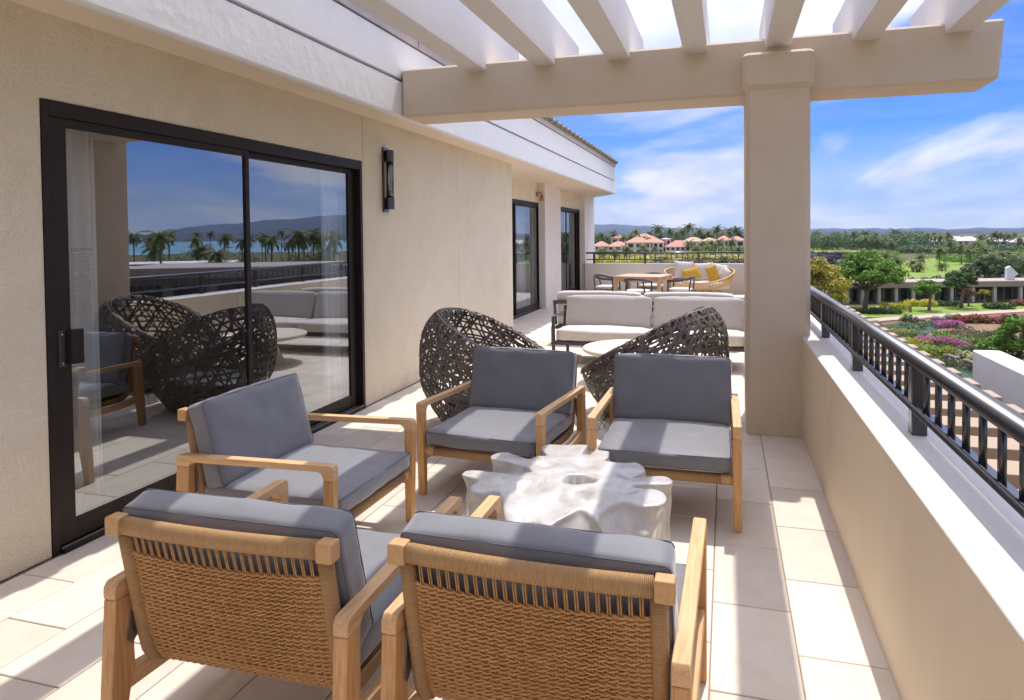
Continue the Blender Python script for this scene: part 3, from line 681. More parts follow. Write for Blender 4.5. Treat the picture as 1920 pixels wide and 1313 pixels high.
# ================================================================ FURNITURE
# ---- teak and cane armchairs
def make_armchair(name, label, group):
    """faces +Y, origin on the floor below the middle of the seat"""
    t = thing(name, label, 'armchair', group=group)
    ax = 0.4225; T = 0.025; RX_ = 0.366
    for s in (-1, 1):
        x0, x1 = s*ax-T, s*ax+T
        arm = [(-0.478, 0.560), (-0.476, 0.585), (-0.462, 0.603), (0.425, 0.622), (0.444, 0.618), (0.452, 0.602), (0.450, 0.545), (0.395, 0.545)]
        arm += [(0.393, 0.562), (0.385, 0.577), (0.367, 0.588), (-0.372, 0.570), (-0.390, 0.563), (-0.400, 0.545), (-0.476, 0.545)]
        MB().prism(arm, x0, x1, 'X').build('armrest', 'teak_y', t, bevel=0.0045)
        fl_ = [(0.3952, 0.5445), (0.4498, 0.5445), (0.444, 0.28), (0.434, 0.0), (0.396, 0.0), (0.391, 0.28)]
        MB().prism(fl_, x0+0.0004, x1-0.0004, 'X').build('leg', 'teak_z', t, bevel=0.0045)
        rl = [(-0.4757, 0.5445), (-0.4003, 0.5445), (-0.405, 0.35), (-0.402, 0.292), (-0.425, 0.215), (-0.445, 0.12), (-0.462, 0.0), (-0.512, 0.0), (-0.497, 0.25)]
        MB().prism(rl, x0+0.0004, x1-0.0004, 'X').build('leg', 'teak_z', t, bevel=0.0045)
        st = [(-0.4035, 0.286), (-0.4245, 0.22), (-0.20, 0.212), (0.3895, 0.232), (0.3905, 0.292), (-0.2, 0.262)]
        MB().prism(st, x0+0.006, x1-0.006, 'X').build('stretcher', 'teak_y', t, bevel=0.006)
        MB().prism([(-0.44, 0.40), (-0.415, 0.52), (-0.39, 0.50), (-0.395, 0.40), (-0.42, 0.375)], s*0.3945-0.003, s*0.3945+0.003, 'X').build('bracket', 'steel', t)
        pts = [(-0.458, 0.768), (-0.438, 0.66), (-0.418, 0.55), (-0.39, 0.41), (-0.374, 0.345), (-0.352, 0.306), (-0.318, 0.286), (-0.26, 0.281), (0.0, 0.286), (0.385, 0.298)]
        MB().tube([(s*RX_, p[0], p[1]) for p in pts], 0.026, 10, ry=0.025, flat=Vector((0, 1, 0.2))).build('side_rail', 'cane_l', t, smooth=True)
        MB().box(s*0.384-0.0275, s*0.384+0.0275, -0.500, -0.448, 0.768, 0.830).build('rail_cap', 'teak_end', t, bevel=0.007)
        MB().tube([(s*0.33, 0.405, 0.298), (s*0.3965, 0.405, 0.298)], 0.033, 12).build('rail_cap', 'teak_end', t, smooth=True)
    def sag(x): return -0.018*math.cos(math.pi*x/0.76)
    pts = [(-0.354+0.708*i/12, -0.472+sag(-0.354+0.708*i/12), 0.799) for i in range(13)]
    MB().tube(pts, 0.0295, 12, ry=0.0255).build('top_rail', 'cane_x', t, smooth=True)
    MB().tube([(-0.33, 0.405, 0.298), (0.33, 0.405, 0.298)], 0.0315, 12).build('front_rail', 'cane_x', t, smooth=True)
    pl = [Vector(p) for p in ((-0.466, 0.772), (-0.442, 0.66), (-0.422, 0.55), (-0.393, 0.405), (-0.376, 0.343), (-0.352, 0.303), (-0.316, 0.284), (-0.26, 0.279), (0.0, 0.284), (0.39, 0.296))]
    acc = [0.0]
    for a, b in zip(pl[:-1], pl[1:]): acc.append(acc[-1]+(b-a).length)
    def pos(sv):
        for i in range(len(pl)-1):
            if sv <= acc[i+1]+1e-9:
                k = (sv-acc[i])/(acc[i+1]-acc[i]); p = pl[i].lerp(pl[i+1], k); d = (pl[i+1]-pl[i]).normalized(); return p, d
        return pl[-1], (pl[-1]-pl[-2]).normalized()
    weave = MB(); pitch = 0.0292; nw = 23; xl0 = -0.3212; x_l = 0.345
    for i in range(nw):
        x = xl0+i*pitch
        for dxx in (-0.0035, 0.0035):
            P = []
            for k in range(28):
                sv = k/27*0.80; p, d = pos(sv); P.append(Vector((x+dxx, p.x+sag(x)*max(0, 1-sv/0.45), p.y)))
            weave.tube(P, 0.0028, 4)
    row = 0; sv = 0.072; nseg = 3*nw+6
    while sv < 0.78:                                   # each row: two strands twined round the warps
        for tw in (0, 1):
            P = []
            for k in range(nseg+1):
                x = -x_l+2*x_l*k/nseg
                ph = math.pi*(x-xl0)/pitch+math.pi*tw
                edge = min(1.0, (x_l-abs(x))/0.03)
                svx = sv + 0.012*(1-(x/x_l)**2)*(1 if sv < 0.45 else 0)+0.0026*math.sin(ph)*(1 if row % 2 else -1)+random.uniform(-0.0005, 0.0005)
                pp, dd = pos(svx); n_ = Vector((0, -dd.y, dd.x))
                P.append(Vector((x, pp.x+sag(x)*max(0, 1-svx/0.45), pp.y))+n_*(0.0052*math.cos(ph)*edge))
            weave.tube(P, 0.0050, 5, ry=0.0038, flat=Vector((0, 0, 1)))
        sv += 0.0160; row += 1
    stuff(weave.build('cane_weave', 'cane', t, smooth=True, fix=False))
    seat = cushion(MB(), -0.3875, 0.3875, -0.365, 0.440, 0.336, 0.440, 0.012, 18, 0.026).build('seat_cushion', 'grey_fabric', t, smooth=True)
    def loop(x0, x1, y0, y1, z, r=0.028, n=5):
        P = []
        for (cx, cy, a0) in ((x1-r, y1-r, 0), (x0+r, y1-r, 90), (x0+r, y0+r, 180), (x1-r, y0+r, 270)):
            for i in range(n+1): P.append((cx+r*math.cos(R(a0+90*i/n)), cy+r*math.sin(R(a0+90*i/n)), z))
        return P
    for z in (0.428, 0.348): MB().tube(loop(-0.3855, 0.3855, -0.363, 0.438, z, 0.02), 0.0025, 5, closed=True).build('piping', 'grey_piping', seat, smooth=True)
    back = cushion(MB(), -0.398, 0.398, -0.058, 0.058, 0.0, 0.45, 0.010, 18, 0.024).build('back_cushion', 'grey_fabric', t, smooth=True)
    back.location = (0, -0.278, 0.425); back.rotation_euler = (R(15.5), 0, 0)
    for yy in (-0.049, 0.049):
        P = [(q[0], yy, q[1]) for q in loop(-0.396, 0.396, 0.002, 0.448, 0, 0.02)]
        MB().tube(P, 0.0025, 5, closed=True).build('piping', 'grey_piping', back, smooth=True)
    return t
G = 'teak armchairs around the white root table'
ch = make_armchair('teak_armchair', 'teak armchair with cane back in the right foreground, its back to the camera', G)
ch.location = (-0.531, 2.245, 0); ch.rotation_euler = (0, 0, R(-1))
dup(ch, (-1.520, 2.195, 0), R(0.8), 'teak armchair with cane back at bottom left, nearest the big glass door', G)
dup(ch, (-2.262, 3.280, 0), R(-90.5), 'teak armchair turned sideways with its back to the big glass door', G)
dup(ch, (-1.495, 4.485, 0), R(175), 'teak armchair facing the camera in front of the left woven pod chair', G)
dup(ch, (-0.368, 4.452, 0), R(180.5), 'teak armchair facing the camera in front of the right woven pod chair', G)

# ---- white lacquered root table
OUT = [(-1.409,3.436),(-1.41,3.498),(-1.337,3.513),(-1.195,3.506),(-1.013,3.566),(-1.099,3.645),(-1.203,3.681),(-1.327,3.692),(-1.348,3.742),(-1.346,3.811),(-1.274,3.856),(-1.19,3.804),(-1.094,3.751),(-1.096,3.833),(-1.034,3.849),(-1.007,3.829),(-1.098,3.963),(-1.119,3.998),(-1.107,4.038),(-0.98,4.083),(-0.805,4.115),(-0.725,4.086),(-0.673,4.016),(-0.662,3.861),(-0.711,3.864),(-0.582,3.818),(-0.54,3.86),(-0.495,3.876),(-0.455,3.829),(-0.425,3.707),(-0.521,3.625),(-0.427,3.642),(-0.316,3.678),(-0.275,3.633),(-0.266,3.563),(-0.52,3.484),(-0.322,3.464),(-0.279,3.377),(-0.289,3.297),(-0.394,3.255),(-0.469,3.296),(-0.57,3.27),(-0.60,3.16),(-0.527,3.049),(-0.595,3.143),(-0.645,3.19),(-0.70,3.215),(-0.7,3.175),(-0.783,3.08),(-0.823,2.999),(-0.862,3.089),(-0.924,3.058),(-0.973,2.988),(-1.047,3.085),(-1.085,3.20),(-1.137,3.296),(-1.21,3.243),(-1.278,3.234),(-1.306,3.287),(-1.266,3.378),(-1.392,3.402)]
def root_table():
    cx, cy = -0.80, 3.55
    t = thing('root_table', 'low white lacquered tree-root table in the middle of the armchairs', 'table', (cx, cy, 0))
    n = 288; H = 0.42
    P = [Vector((a-cx, b-cy)) for a, b in OUT]
    # walk along the outline by arc length so that the notches keep their shape
    acc = [0.0]
    for i in range(len(P)): acc.append(acc[-1]+(P[(i+1) % len(P)]-P[i]).length)
    tot = acc[-1]; ring = []
    j = 0
    for k in range(n):
        sv = tot*k/n
        while acc[j+1] < sv: j += 1
        ring.append(P[j].lerp(P[(j+1) % len(P)], (sv-acc[j])/(acc[j+1]-acc[j])))
    def smooth(r, it):
        for _ in range(it): r = [r[i]*0.5+r[i-1]*0.25+r[(i+1) % n]*0.25 for i in range(n)]
        return r
    top = smooth(ring, 3); mid = smooth(ring, 26); low = [p*1.02 for p in smooth(ring, 260)]
    # the trunk below the lobes: the hull of the outline, its folds shallow
    nb = 72; hull = [0.0]*nb
    for p in ring:
        k = int((math.atan2(p.y, p.x) % (2*math.pi))/(2*math.pi)*nb) % nb
        for d in range(-4, 5): hull[(k+d) % nb] = max(hull[(k+d) % nb], p.length*(1-0.012*abs(d)))
    for _ in range(4): hull = [hull[i]*0.5+hull[i-1]*0.25+hull[(i+1) % nb]*0.25 for i in range(nb)]
    def hr(a):
        x_ = (a % (2*math.pi))/(2*math.pi)*nb; i = int(x_) % nb; f = x_-int(x_); return hull[i]*(1-f)+hull[(i+1) % nb]*f
    low = []
    for p in smooth(ring, 40):
        a = math.atan2(p.y, p.x); r_ = hr(a)*(0.93+0.03*math.sin(9*a+1)+0.02*math.sin(17*a)); low.append(Vector((math.cos(a)*r_, math.sin(a)*r_)))
    low = smooth(low, 3)
    vs = []; fs = []; L_ = []
    for f in (0.0, 0.06, 0.14, 0.24, 0.36, 0.5, 0.65, 0.8, 0.92, 1.0):
        r = []
        for i in range(n):
            q = top[i].lerp(mid[i], min(1, f*4)); k_ = max(0.0, min(1.0, (f-0.04)/0.24)); q = q.lerp(low[i], k_*k_*(3-2*k_)); r.append(q*(1-0.05*max(0, f-0.3)))
        L_.append(len(vs)); vs += [(p.x, p.y, H*(1-f)) for p in r]
    fs.append(tuple(range(n))); fs.append(tuple(reversed(range(L_[-1], L_[-1]+n))))
    for a, b in zip(L_[:-1], L_[1:]):
        for k in range(n): fs.append((a+k, b+k, b+(k+1) % n, a+(k+1) % n))
    mb = MB(); mb.add(vs, fs); o = mb.build('table_body', None)
    md = o.modifiers.new('remesh', 'REMESH'); md.mode = 'VOXEL'; md.voxel_size = 0.0095
    sm = o.modifiers.new('smooth', 'SMOOTH'); sm.iterations = 5; sm.factor = 0.5
    me = bpy.data.meshes.new_from_object(o.evaluated_get(bpy.context.evaluated_depsgraph_get())); bpy.data.objects.remove(o)
    from mathutils import noise
    hc = Vector((0.045, -0.04))
    scoops = [(-0.16, -0.17, 0.12, 0.030), (-0.02, -0.26, 0.09, 0.026), (0.10, -0.20, 0.055, 0.045), (0.20, -0.27, 0.08, 0.024), (-0.25, -0.20, 0.07, 0.03), (-0.19, 0.16, 0.06, 0.018),
              (0.02, 0.20, 0.09, 0.014), (0.30, 0.10, 0.06, 0.016), (-0.33, 0.02, 0.08, 0.010), (0.30, -0.13, 0.05, 0.018)]
    me.update()
    nr = [v.normal.copy() for v in me.vertices]
    for v in me.vertices:
        p = v.co; nn_ = nr[v.index]; up = max(0.0, nn_.z)
        big = noise.noise(p*4.2+Vector((3, 1, 7))); mid_ = noise.noise(p*11.0)
        rid = abs(noise.noise(Vector((p.x*9, p.y*9, p.z*1.6))+Vector((5, 0, 0))))
        side = 1-abs(nn_.z)
        d = side*min(1, (H-p.z)*8+0.15)*(0.030*big+0.028*(rid-0.3)) + up*0.004*mid_
        dz = 0.0
        if p.z > 0.20:
            w_ = min(1, (p.z-0.20)/0.12)
            for sx_, sy_, r_, dp in scoops:
                q = ((p.x-sx_)**2+(p.y-sy_)**2)/(r_*r_)
                if q < 6: dz -= dp*math.exp(-q*1.4)*w_*(1+0.5*mid_)
            front = max(0.0, -p.y-0.16); dz -= 0.55*front**1.7*w_*(0.8+0.6*big)
            h2 = ((p.x-hc.x)/(0.085*(1+0.35*noise.noise(p*16))))**2+((p.y-hc.y)/(0.062*(1+0.35*noise.noise(p*14))))**2
            if up > 0.5: dz -= 0.055*max(0.0, min(1.0, (1.12-h2)/0.22))
        v.co = p+nn_*d+Vector((0, 0, dz))
        if v.co.z < 0.012: v.co.z = 0.0
    o = obj('table_body', me, 'lacquer', t, smooth=True)
    sm = o.modifiers.new('smooth', 'SMOOTH'); sm.iterations = 2; sm.factor = 0.4
    MB().add([(hc.x+0.075*math.cos(2*math.pi*k/24), hc.y+0.054*math.sin(2*math.pi*k/24), H-0.046) for k in range(24)], [tuple(range(24))]).build('hollow', 'root_hole', t)
    return t
root_table()

# ---- woven pod chairs
def pod(name, label, loc, rz, group, seed):
    rnd = random.Random(seed)
    t = thing(name, label, 'armchair', loc, rz, group)
    def rim(ph): return 0.40+0.62*(1-(1-(1+math.cos(ph))/2)**1.42)
    def rad(ph):           # ph = 0 at the back (-Y)
        c, s = math.cos(ph), math.sin(ph)
        L_ = 0.68 if c > 0 else 0.70
        return 1/math.sqrt((c/L_)**2+(s/0.65)**2)
    def rho(z):
        if z < 0.5: return 0.66+0.34*math.sin(min(z/0.5, 1)*math.pi/2)
        return 1-0.20*((z-0.5)/0.52)**4
    def S(ph, tt, off=0.0):
        z = rim(ph)*tt; r = rad(ph)*rho(z)+off
        return Vector((math.sin(ph)*r, -math.cos(ph)*r, z+0.01))
    def nrm(ph, tt):
        a = S(ph+0.01, tt)-S(ph-0.01, tt); b = S(ph, min(1, tt+0.01))-S(ph, max(0, tt-0.01)); n_ = a.cross(b)
        n_ = n_.normalized() if n_.length > 1e-9 else Vector((0, 0, 1))
        p = S(ph, tt); 
        if n_.dot(Vector((p.x, p.y, 0))) < 0: n_ = -n_
        return n_
    def shell(off, nrow, nhel, wd, jit):
        mb = MB()
        for i in range(nrow):
            t0 = (i+0.5)/nrow; P = []; Q = []; a0 = rnd.uniform(0, 6); am = rnd.uniform(0.2, 1)*jit
            m_ = 110
            for k in range(m_+1):
                ph = 2*math.pi*k/m_; tt = min(0.995, max(0.0, t0+am*math.sin(ph*3+a0)+0.4*am*math.sin(ph*7+a0*2)))
                P.append(S(ph, tt, off+0.005*math.sin(k*1.9+i))); Q.append(nrm(ph, tt))
            mb.ribbon(P, Q, wd, 0.006)
        for sgn in (-1, 1):
            for i in range(nhel):
                p0 = 2*math.pi*(i+rnd.uniform(-0.16, 0.16))/nhel; tw = sgn*rnd.uniform(0.9, 1.12); P = []; Q = []; a0 = rnd.uniform(0, 6)
                m_ = 26
                for k in range(m_+1):
                    tt = k/m_*0.995; ph = p0+tw*tt+0.05*math.sin(tt*9+a0)
                    P.append(S(ph, tt, off+0.006*math.sin(k*1.7+i*2+sgn))); Q.append(nrm(ph, tt))
                mb.ribbon(P, Q, wd, 0.006)
        return mb
    stuff(shell(0.0, 15, 44, 0.0175, 0.010).build('woven_shell', 'woven_dark', t, fix=False))
    stuff(shell(-0.085, 6, 17, 0.017, 0.02).build('inner_weave', 'woven_dark', t, fix=False))
    # rolled rim: loops wound over the edge
    rimw = MB(); m_ = 84
    for k in range(m_):
        ph = 2*math.pi*k/m_+rnd.uniform(-0.012, 0.012); c = S(ph, 1.0, -0.042); c.z -= 0.03
        o = Vector((math.sin(ph), -math.cos(ph), 0)); tz = Vector((0, 0, 1)); tang = Vector((math.cos(ph), math.sin(ph), 0))*rnd.choice((-0.045, 0.045))
        P = []; Q = []
        for i in range(8):
            a = math.pi*(i/7)*1.15-0.2; d = o*math.cos(a)+tz*math.sin(a); P.append(c+d*0.05+tang*(i/7-0.5)*2); Q.append(d)
        rimw.ribbon(P, Q, 0.018, 0.006)
    for off, dz in ((-0.03, 0.018), (-0.062, 0.014)):
        P = []; Q = []
        for k in range(121):
            ph = 2*math.pi*k/120; p = S(ph, 1.0, off); p.z += dz; P.append(p); Q.append(Vector((0, 0, 1)))
        rimw.ribbon(P, Q, 0.02, 0.007)
    stuff(rimw.build('rim', 'woven_dark', t, fix=False))
    # seat pad inside
    sv = []
    nn = 40
    mbs = MB()
    prof = [(0.0, 0.30), (0.75, 0.30), (0.92, 0.275), (0.95, 0.24), (0.9, 0.2), (0.0, 0.19)]
    vs = []
    for f, z in prof:
        for k in range(nn):
            ph = 2*math.pi*k/nn; r = max(0.001, (rad(ph)*rho(0.24)-0.12)*f); vs.append((math.sin(ph)*r, -math.cos(ph)*r, z))
    fs = [(a*nn+k, a*nn+(k+1) % nn, (a+1)*nn+(k+1) % nn, (a+1)*nn+k) for a in range(len(prof)-1) for k in range(nn)]
    mbs.add(vs, fs); mbs.build('seat_pad', 'charcoal', t, smooth=True)
    P = [S(2*math.pi*k/60, 0.0, -0.01) for k in range(60)]
    MB().tube([(p.x, p.y, 0.015) for p in P], 0.016, 8, closed=True).build('base_ring', 'woven_dark', t, smooth=True)
    return t
GP = 'pair of woven pod chairs'
pod('pod_chair', 'dark woven pod chair near the stucco wall, high back at left', (-2.02, 5.80, 0), R(-84), GP, 5)
pod('pod_chair', 'dark woven pod chair next to the column, high back at right', (-0.66, 6.47, 0), R(80), GP, 9)

# ---- round concrete table
rt = thing('round_table', 'round cream concrete table with flared pedestal in front of the sofa', 'table', (-1.03, 7.90, 0))
MB().lathe([(0.02, 0.345), (0.52, 0.345), (0.585, 0.36), (0.605, 0.375), (0.608, 0.39), (0.60, 0.405), (0.585, 0.41), (0.02, 0.41)], 72).build('table_top', 'concrete', rt, smooth=True)
MB().lathe([(0.30, 0.0), (0.305, 0.008), (0.29, 0.05), (0.17, 0.33), (0.17, 0.3445)], 48).build('pedestal', 'concrete', rt, smooth=True)
for o in rt.children: o.data.set_sharp_from_angle(angle=R(50))

# ---- sofas
def sofa(name, label, loc, rz, L_, group):
    """faces -Y, left front foot at the origin, runs along +X"""
    t = thing(name, label, 'sofa', loc, rz, group); D = 0.86
    for x in (0.02, L_-0.02):
        for y in (0.02, D-0.06): MB().box(x-0.02, x+0.02, y-0.02, y+0.02, 0, 0.30 if y > 0.1 else 0.635).build('leg', 'charcoal', t, bevel=0.004)
        MB().prism([(0.0405, 0.62), (0.0405, 0.636), (0.60, 0.66), (0.60, 0.644)], x-0.02, x+0.02, 'X').build('arm', 'charcoal', t, bevel=0.003)
        MB().prism([(0.585, 0.30), (0.62, 0.30), (0.70, 0.72), (0.665, 0.72)], x-0.018, x+0.018, 'X').build('back_post', 'charcoal', t, bevel=0.003)
    for (y, z) in ((0.03, 0.285), (D-0.075, 0.285)): MB().box(0.0405, L_-0.0405, y-0.02, y+0.02, z-0.03, z+0.015).build('seat_rail', 'charcoal', t, bevel=0.004)
    MB().box(0.041, L_-0.041, 0.06, D-0.1, 0.275, 0.298).build('seat_deck', 'charcoal', t)
    MB().prism([(0.645, 0.66), (0.675, 0.66), (0.69, 0.72), (0.66, 0.72)], 0.04, L_-0.04, 'X').build('back_rail', 'charcoal', t)
    h = L_/2
    for (a, b) in ((0.05, h-0.004), (h+0.004, L_-0.05)):
        cushion(MB(), a, b, 0.02, 0.66, 0.301, 0.462, 0.02, 12, 0.04).build('seat_cushion', 'linen_plain', t, smooth=True)
        bk = cushion(MB(), a+0.03, b-0.003, -0.07, 0.07, 0, 0.44, 0.02, 12, 0.04).build('back_cushion', 'linen', t, smooth=True)
        bk.location = (0, 0.505, 0.432); bk.rotation_euler = (R(-15), 0, 0)
    return t
sf = sofa('outdoor_sofa', 'long light linen sofa on dark metal frame facing the camera', (-2.25, 8.76, 0), R(-1.0), 2.52, 'pair of long sofas back to back')
s2 = dup(sf, (0.20, 11.10, 0), R(179.0), 'long light linen sofa facing away, back to back with the nearer one', 'pair of long sofas back to back', (1.13, 1, 0.955))

# ---- green drum stool
MB_ = MB().lathe([(0.19, 0), (0.235, 0.06), (0.25, 0.22), (0.235, 0.40), (0.205, 0.44)], 40)
gs = thing('drum_stool', 'glazed green drum stool with pale top beside the column', 'stool', (0.36, 14.2, 0))
MB_.build('body', 'green_glaze', gs, smooth=True)
MB().lathe([(0.02, 0.44), (0.235, 0.44), (0.245, 0.452), (0.235, 0.465), (0.02, 0.465)], 40).build('top', 'smooth_white', gs, smooth=True)

# ---- dining table and four black chairs
dt = thing('dining_table', 'square teak dining table beyond the two long sofas', 'table', (-1.90, 16.20, 0), R(-9))
hw = 0.56
MB().box(-hw, hw, -hw, hw, 0.715, 0.75).build('table_top', 'table_wood', dt, bevel=0.006)
for sx in (-1, 1):
    for sy in (-1, 1): MB().box(sx*(hw-0.045)-0.042, sx*(hw-0.045)+0.042, sy*(hw-0.045)-0.042, sy*(hw-0.045)+0.042, 0, 0.7145).build('leg', 'table_wood', dt, bevel=0.006)
    MB().box(sx*(hw-0.045)-0.015, sx*(hw-0.045)+0.015, -hw+0.088, hw-0.088, 0.62, 0.714).build('apron', 'table_wood', dt)
    MB().box(-hw+0.088, hw-0.088, sx*(hw-0.045)-0.015, sx*(hw-0.045)+0.015, 0.62, 0.714).build('apron', 'table_wood', dt)
def dining_chair(label, loc, rz):
    t = thing('dining_chair', label, 'chair', loc, rz, 'black chairs round the teak dining table')
    for s in (-1, 1):
        MB().tube([(s*0.27, 0.24, 0), (s*0.275, 0.25, 0.40), (s*0.28, 0.24, 0.655)], [0.016, 0.019, 0.017], 8).build('leg', 'charcoal', t, smooth=True)
        MB().tube([(s*0.22, -0.27, 0), (s*0.215, -0.22, 0.42), (s*0.185, -0.265, 0.70)], [0.016, 0.02, 0.017], 8).build('leg', 'charcoal', t, smooth=True)
    P = []
    for i in range(25):
        a = math.pi*i/24; x = 0.29*math.cos(a); y = -0.29*math.sin(a)**0.9; P.append((x, y if i not in (0, 24) else 0.0, 0.66+0.07*math.sin(a)))
    P = [(0.28, 0.26, 0.645)]+P+[(-0.28, 0.26, 0.645)]
    MB().tube(P, 0.03, 8, ry=0.017, flat=Vector((0, 0, 1))).build('arm_and_back_rail', 'charcoal', t, smooth=True)
    MB().box(-0.255, 0.255, -0.24, 0.25, 0.375, 0.41).build('seat', 'woven_dark', t, bevel=0.012)
    cushion(MB(), -0.25, 0.25, -0.22, 0.25, 0.411, 0.475, 0.012, 8, 0.025).build('seat_cushion', 'linen_plain', t, smooth=True)
    return t
dining_chair('black armchair at the left side of the teak dining table', (-2.82, 16.45, 0), R(-90-9))
dining_chair('black armchair at the near side of the dining table, back to the camera', (-1.93, 15.30, 0), R(-9+4))
dining_chair('black armchair at the right side of the teak dining table', (-1.00, 15.98, 0), R(90-9))
dining_chair('black armchair half hidden behind the teak dining table', (-1.80, 17.05, 0), R(180-9))

# ---- rattan daybed with pillows
db = thing('rattan_daybed', 'curved rattan loveseat against the far parapet', 'sofa', (-0.72, 19.12, 0))
A_, B_ = 0.93, 0.60
def dbp(a, z, k): return Vector((A_*k*math.cos(a), B_*k*math.sin(a), z))
def dbrim(a): return 0.40+0.36*max(0.0, (1+math.sin(a))/2)**0.9+0.10*abs(math.cos(a))**2
for k in range(64):
    a = 2*math.pi*k/64; P = []
    for i in range(9):
        f = i/8; kk = 0.55+0.45*math.sin(f*math.pi/2); P.append(dbp(a+0.05*math.sin(f*3), 0.05+(dbrim(a)-0.05)*f, kk))
    rn = [Vector((p.x/A_**2, p.y/B_**2, 0.1)).normalized() for p in P]
    MB().ribbon(P, rn, 0.034, 0.010).build('rib', 'rattan', db)
MB().tube([dbp(2*math.pi*k/80, dbrim(2*math.pi*k/80), 1.0) for k in range(80)], 0.024, 8, closed=True).build('rim', 'rattan', db, smooth=True)
for f in (0.25, 0.5, 0.75):
    kk = 0.55+0.45*math.sin(f*math.pi/2)-0.014
    MB().tube([dbp(2*math.pi*k/80, 0.05+(dbrim(2*math.pi*k/80)-0.05)*f, kk) for k in range(80)], 0.011, 6, closed=True).build('hoop', 'rattan', db, smooth=True)
MB().tube([dbp(2*math.pi*k/60, 0.03, 0.55) for k in range(60)], 0.03, 8, closed=True).build('base_ring', 'rattan', db, smooth=True)
sm_ = MB(); prof = [(0.01, 0.22), (0.86, 0.22), (0.90, 0.27), (0.90, 0.36), (0.86, 0.41), (0.01, 0.42)]; vs = []
for f, z in prof:
    for k in range(48): p = dbp(2*math.pi*k/48, z, f*0.97); vs.append(p)
sm_.add(vs, [(a*48+k, a*48+(k+1) % 48, (a+1)*48+(k+1) % 48, (a+1)*48+k) for a in range(len(prof)-1) for k in range(48)])
sm_.build('seat_cushion', 'linen_plain', db, smooth=True)
def pillow(label, loc, rot, w_, h_, m, d=0.14):
    n = 14; vs = []; fs = []
    for side in (-1, 1):
        for i in range(n+1):
            for j in range(n+1):
                x = i/n*2-1; z = j/n*2-1
                th = (max(0, (1-x**2)*(1-z**2)))**0.45
                pin = 1-0.06*(1-abs(x))*abs(z)**4-0.0
                vs.append((x*w_/2*(1-0.07*(1-z*z)*abs(x)), side*d/2*th, z*h_/2*(1-0.07*(1-x*x)*abs(z))))
    N_ = (n+1)*(n+1)
    for sd in (0, 1):
        for i in range(n):
            for j in range(n):
                q = (sd*N_+i*(n+1)+j, sd*N_+(i+1)*(n+1)+j, sd*N_+(i+1)*(n+1)+j+1, sd*N_+i*(n+1)+j+1); fs.append(q if sd == 0 else q[::-1])
    mb = MB(); mb.add(vs, fs); o = mb.build('pillow', m, smooth=True, fix=False)
    o.location = loc; o.rotation_euler = rot
    return tag(o, label, 'pillow', 'pillows on the rattan loveseat')
PX = -0.72
pillow('large cream pillow at the left end of the rattan loveseat', (PX-0.42, 19.32, 0.70), (R(-18), R(4), R(14)), 0.56, 0.56, 'linen_plain')
pillow('large cream pillow at the middle of the rattan loveseat', (PX+0.10, 19.42, 0.66), (R(-20), R(-3), R(0)), 0.56, 0.54, 'linen_plain')
pillow('large cream pillow at the right back of the rattan loveseat', (PX+0.50, 19.33, 0.65), (R(-22), R(8), R(-22)), 0.52, 0.50, 'linen_plain')
pillow('cream pillow leaning on the right arm of the rattan loveseat', (PX+0.66, 19.10, 0.60), (R(-20), R(25), R(-62)), 0.46, 0.44, 'linen_plain')
pillow('tilted mustard yellow pillow at the left of the rattan loveseat', (PX-0.20, 19.12, 0.62), (R(-22), R(-16), R(10)), 0.50, 0.34, 'mustard')
pillow('upright mustard yellow pillow at the right of the rattan loveseat', (PX+0.36, 19.12, 0.62), (R(-16), R(70), R(-30)), 0.46, 0.32, 'mustard')
# ================================================================ LANDSCAPE
random.seed(21)
def sheet(name, pts, m, z, label=None):
    mb = MB(); mb.add([(p[0], p[1], 0) for p in pts], [tuple(range(len(pts)))])
    c = Vector((sum(p[0] for p in pts)/len(pts), sum(p[1] for p in pts)/len(pts), 0))
    mb.v = [(v[0]-c.x, v[1]-c.y, 0) for v in mb.v]
    o = mb.build(name, m, loc=(c.x, c.y, z), fix=False)
    if o.data.polygons[0].normal.z < 0: o.data.flip_normals()
    return struct(o)
def smoothpoly(pts, it=2):
    P = [Vector((p[0], p[1])) for p in pts]
    for _ in range(it):
        Q = []
        for i in range(len(P)):
            a, b = P[i], P[(i+1) % len(P)]; Q += [a*0.75+b*0.25, a*0.25+b*0.75]
        P = Q
    return P
def px_sheet(name, px, m, dz, it=2): return sheet(name, smoothpoly([gnd(u, v)[:2] for u, v in px], it), m, GZ+dz)
n = 96
sheet('ground', [(9000*math.cos(2*math.pi*k/n), 9000*math.sin(2*math.pi*k/n)) for k in range(n)], 'ground', GZ)
# distant hills: crest height by azimuth (degrees right of the terrace direction)
EL = [(-80, .4), (-45, .8), (-25, 1.1), (-14, 1.05), (-9, .85), (-4, .55), (0, .36), (5, .30), (9, .30), (12, .26), (16, .2), (20, .2), (23, .55), (26, 1.3), (29, 1.85), (32, 1.85), (35, 1.55), (41, 1.1), (46, .38), (50, .12), (58, .08), (80, .1)]
def el(a):
    for (a0, e0), (a1, e1) in zip(EL[:-1], EL[1:]):
        if a0 <= a <= a1:
            k = (a-a0)/(a1-a0); k = k*k*(3-2*k); return e0+(e1-e0)*k
    return .2
hv = []; hf = []; na = 320; nr = 7
for i in range(na+1):
    a = -80+160*i/na
    e = el(a)+0.035*math.sin(a*1.9)+0.02*math.sin(a*4.7+1)+0.012*math.sin(a*11.3)
    for j in range(nr):
        f = j/(nr-1); r = 3200+5200*f
        z = GZ+(CAMH-GZ+8400*math.tan(R(max(e, .05))))*(f**1.7)*(1+0.10*math.sin(a*2.3+f*5)*(1-f)) if j else GZ-0.5
        hv.append((r*math.sin(R(a)), r*math.cos(R(a)), z))
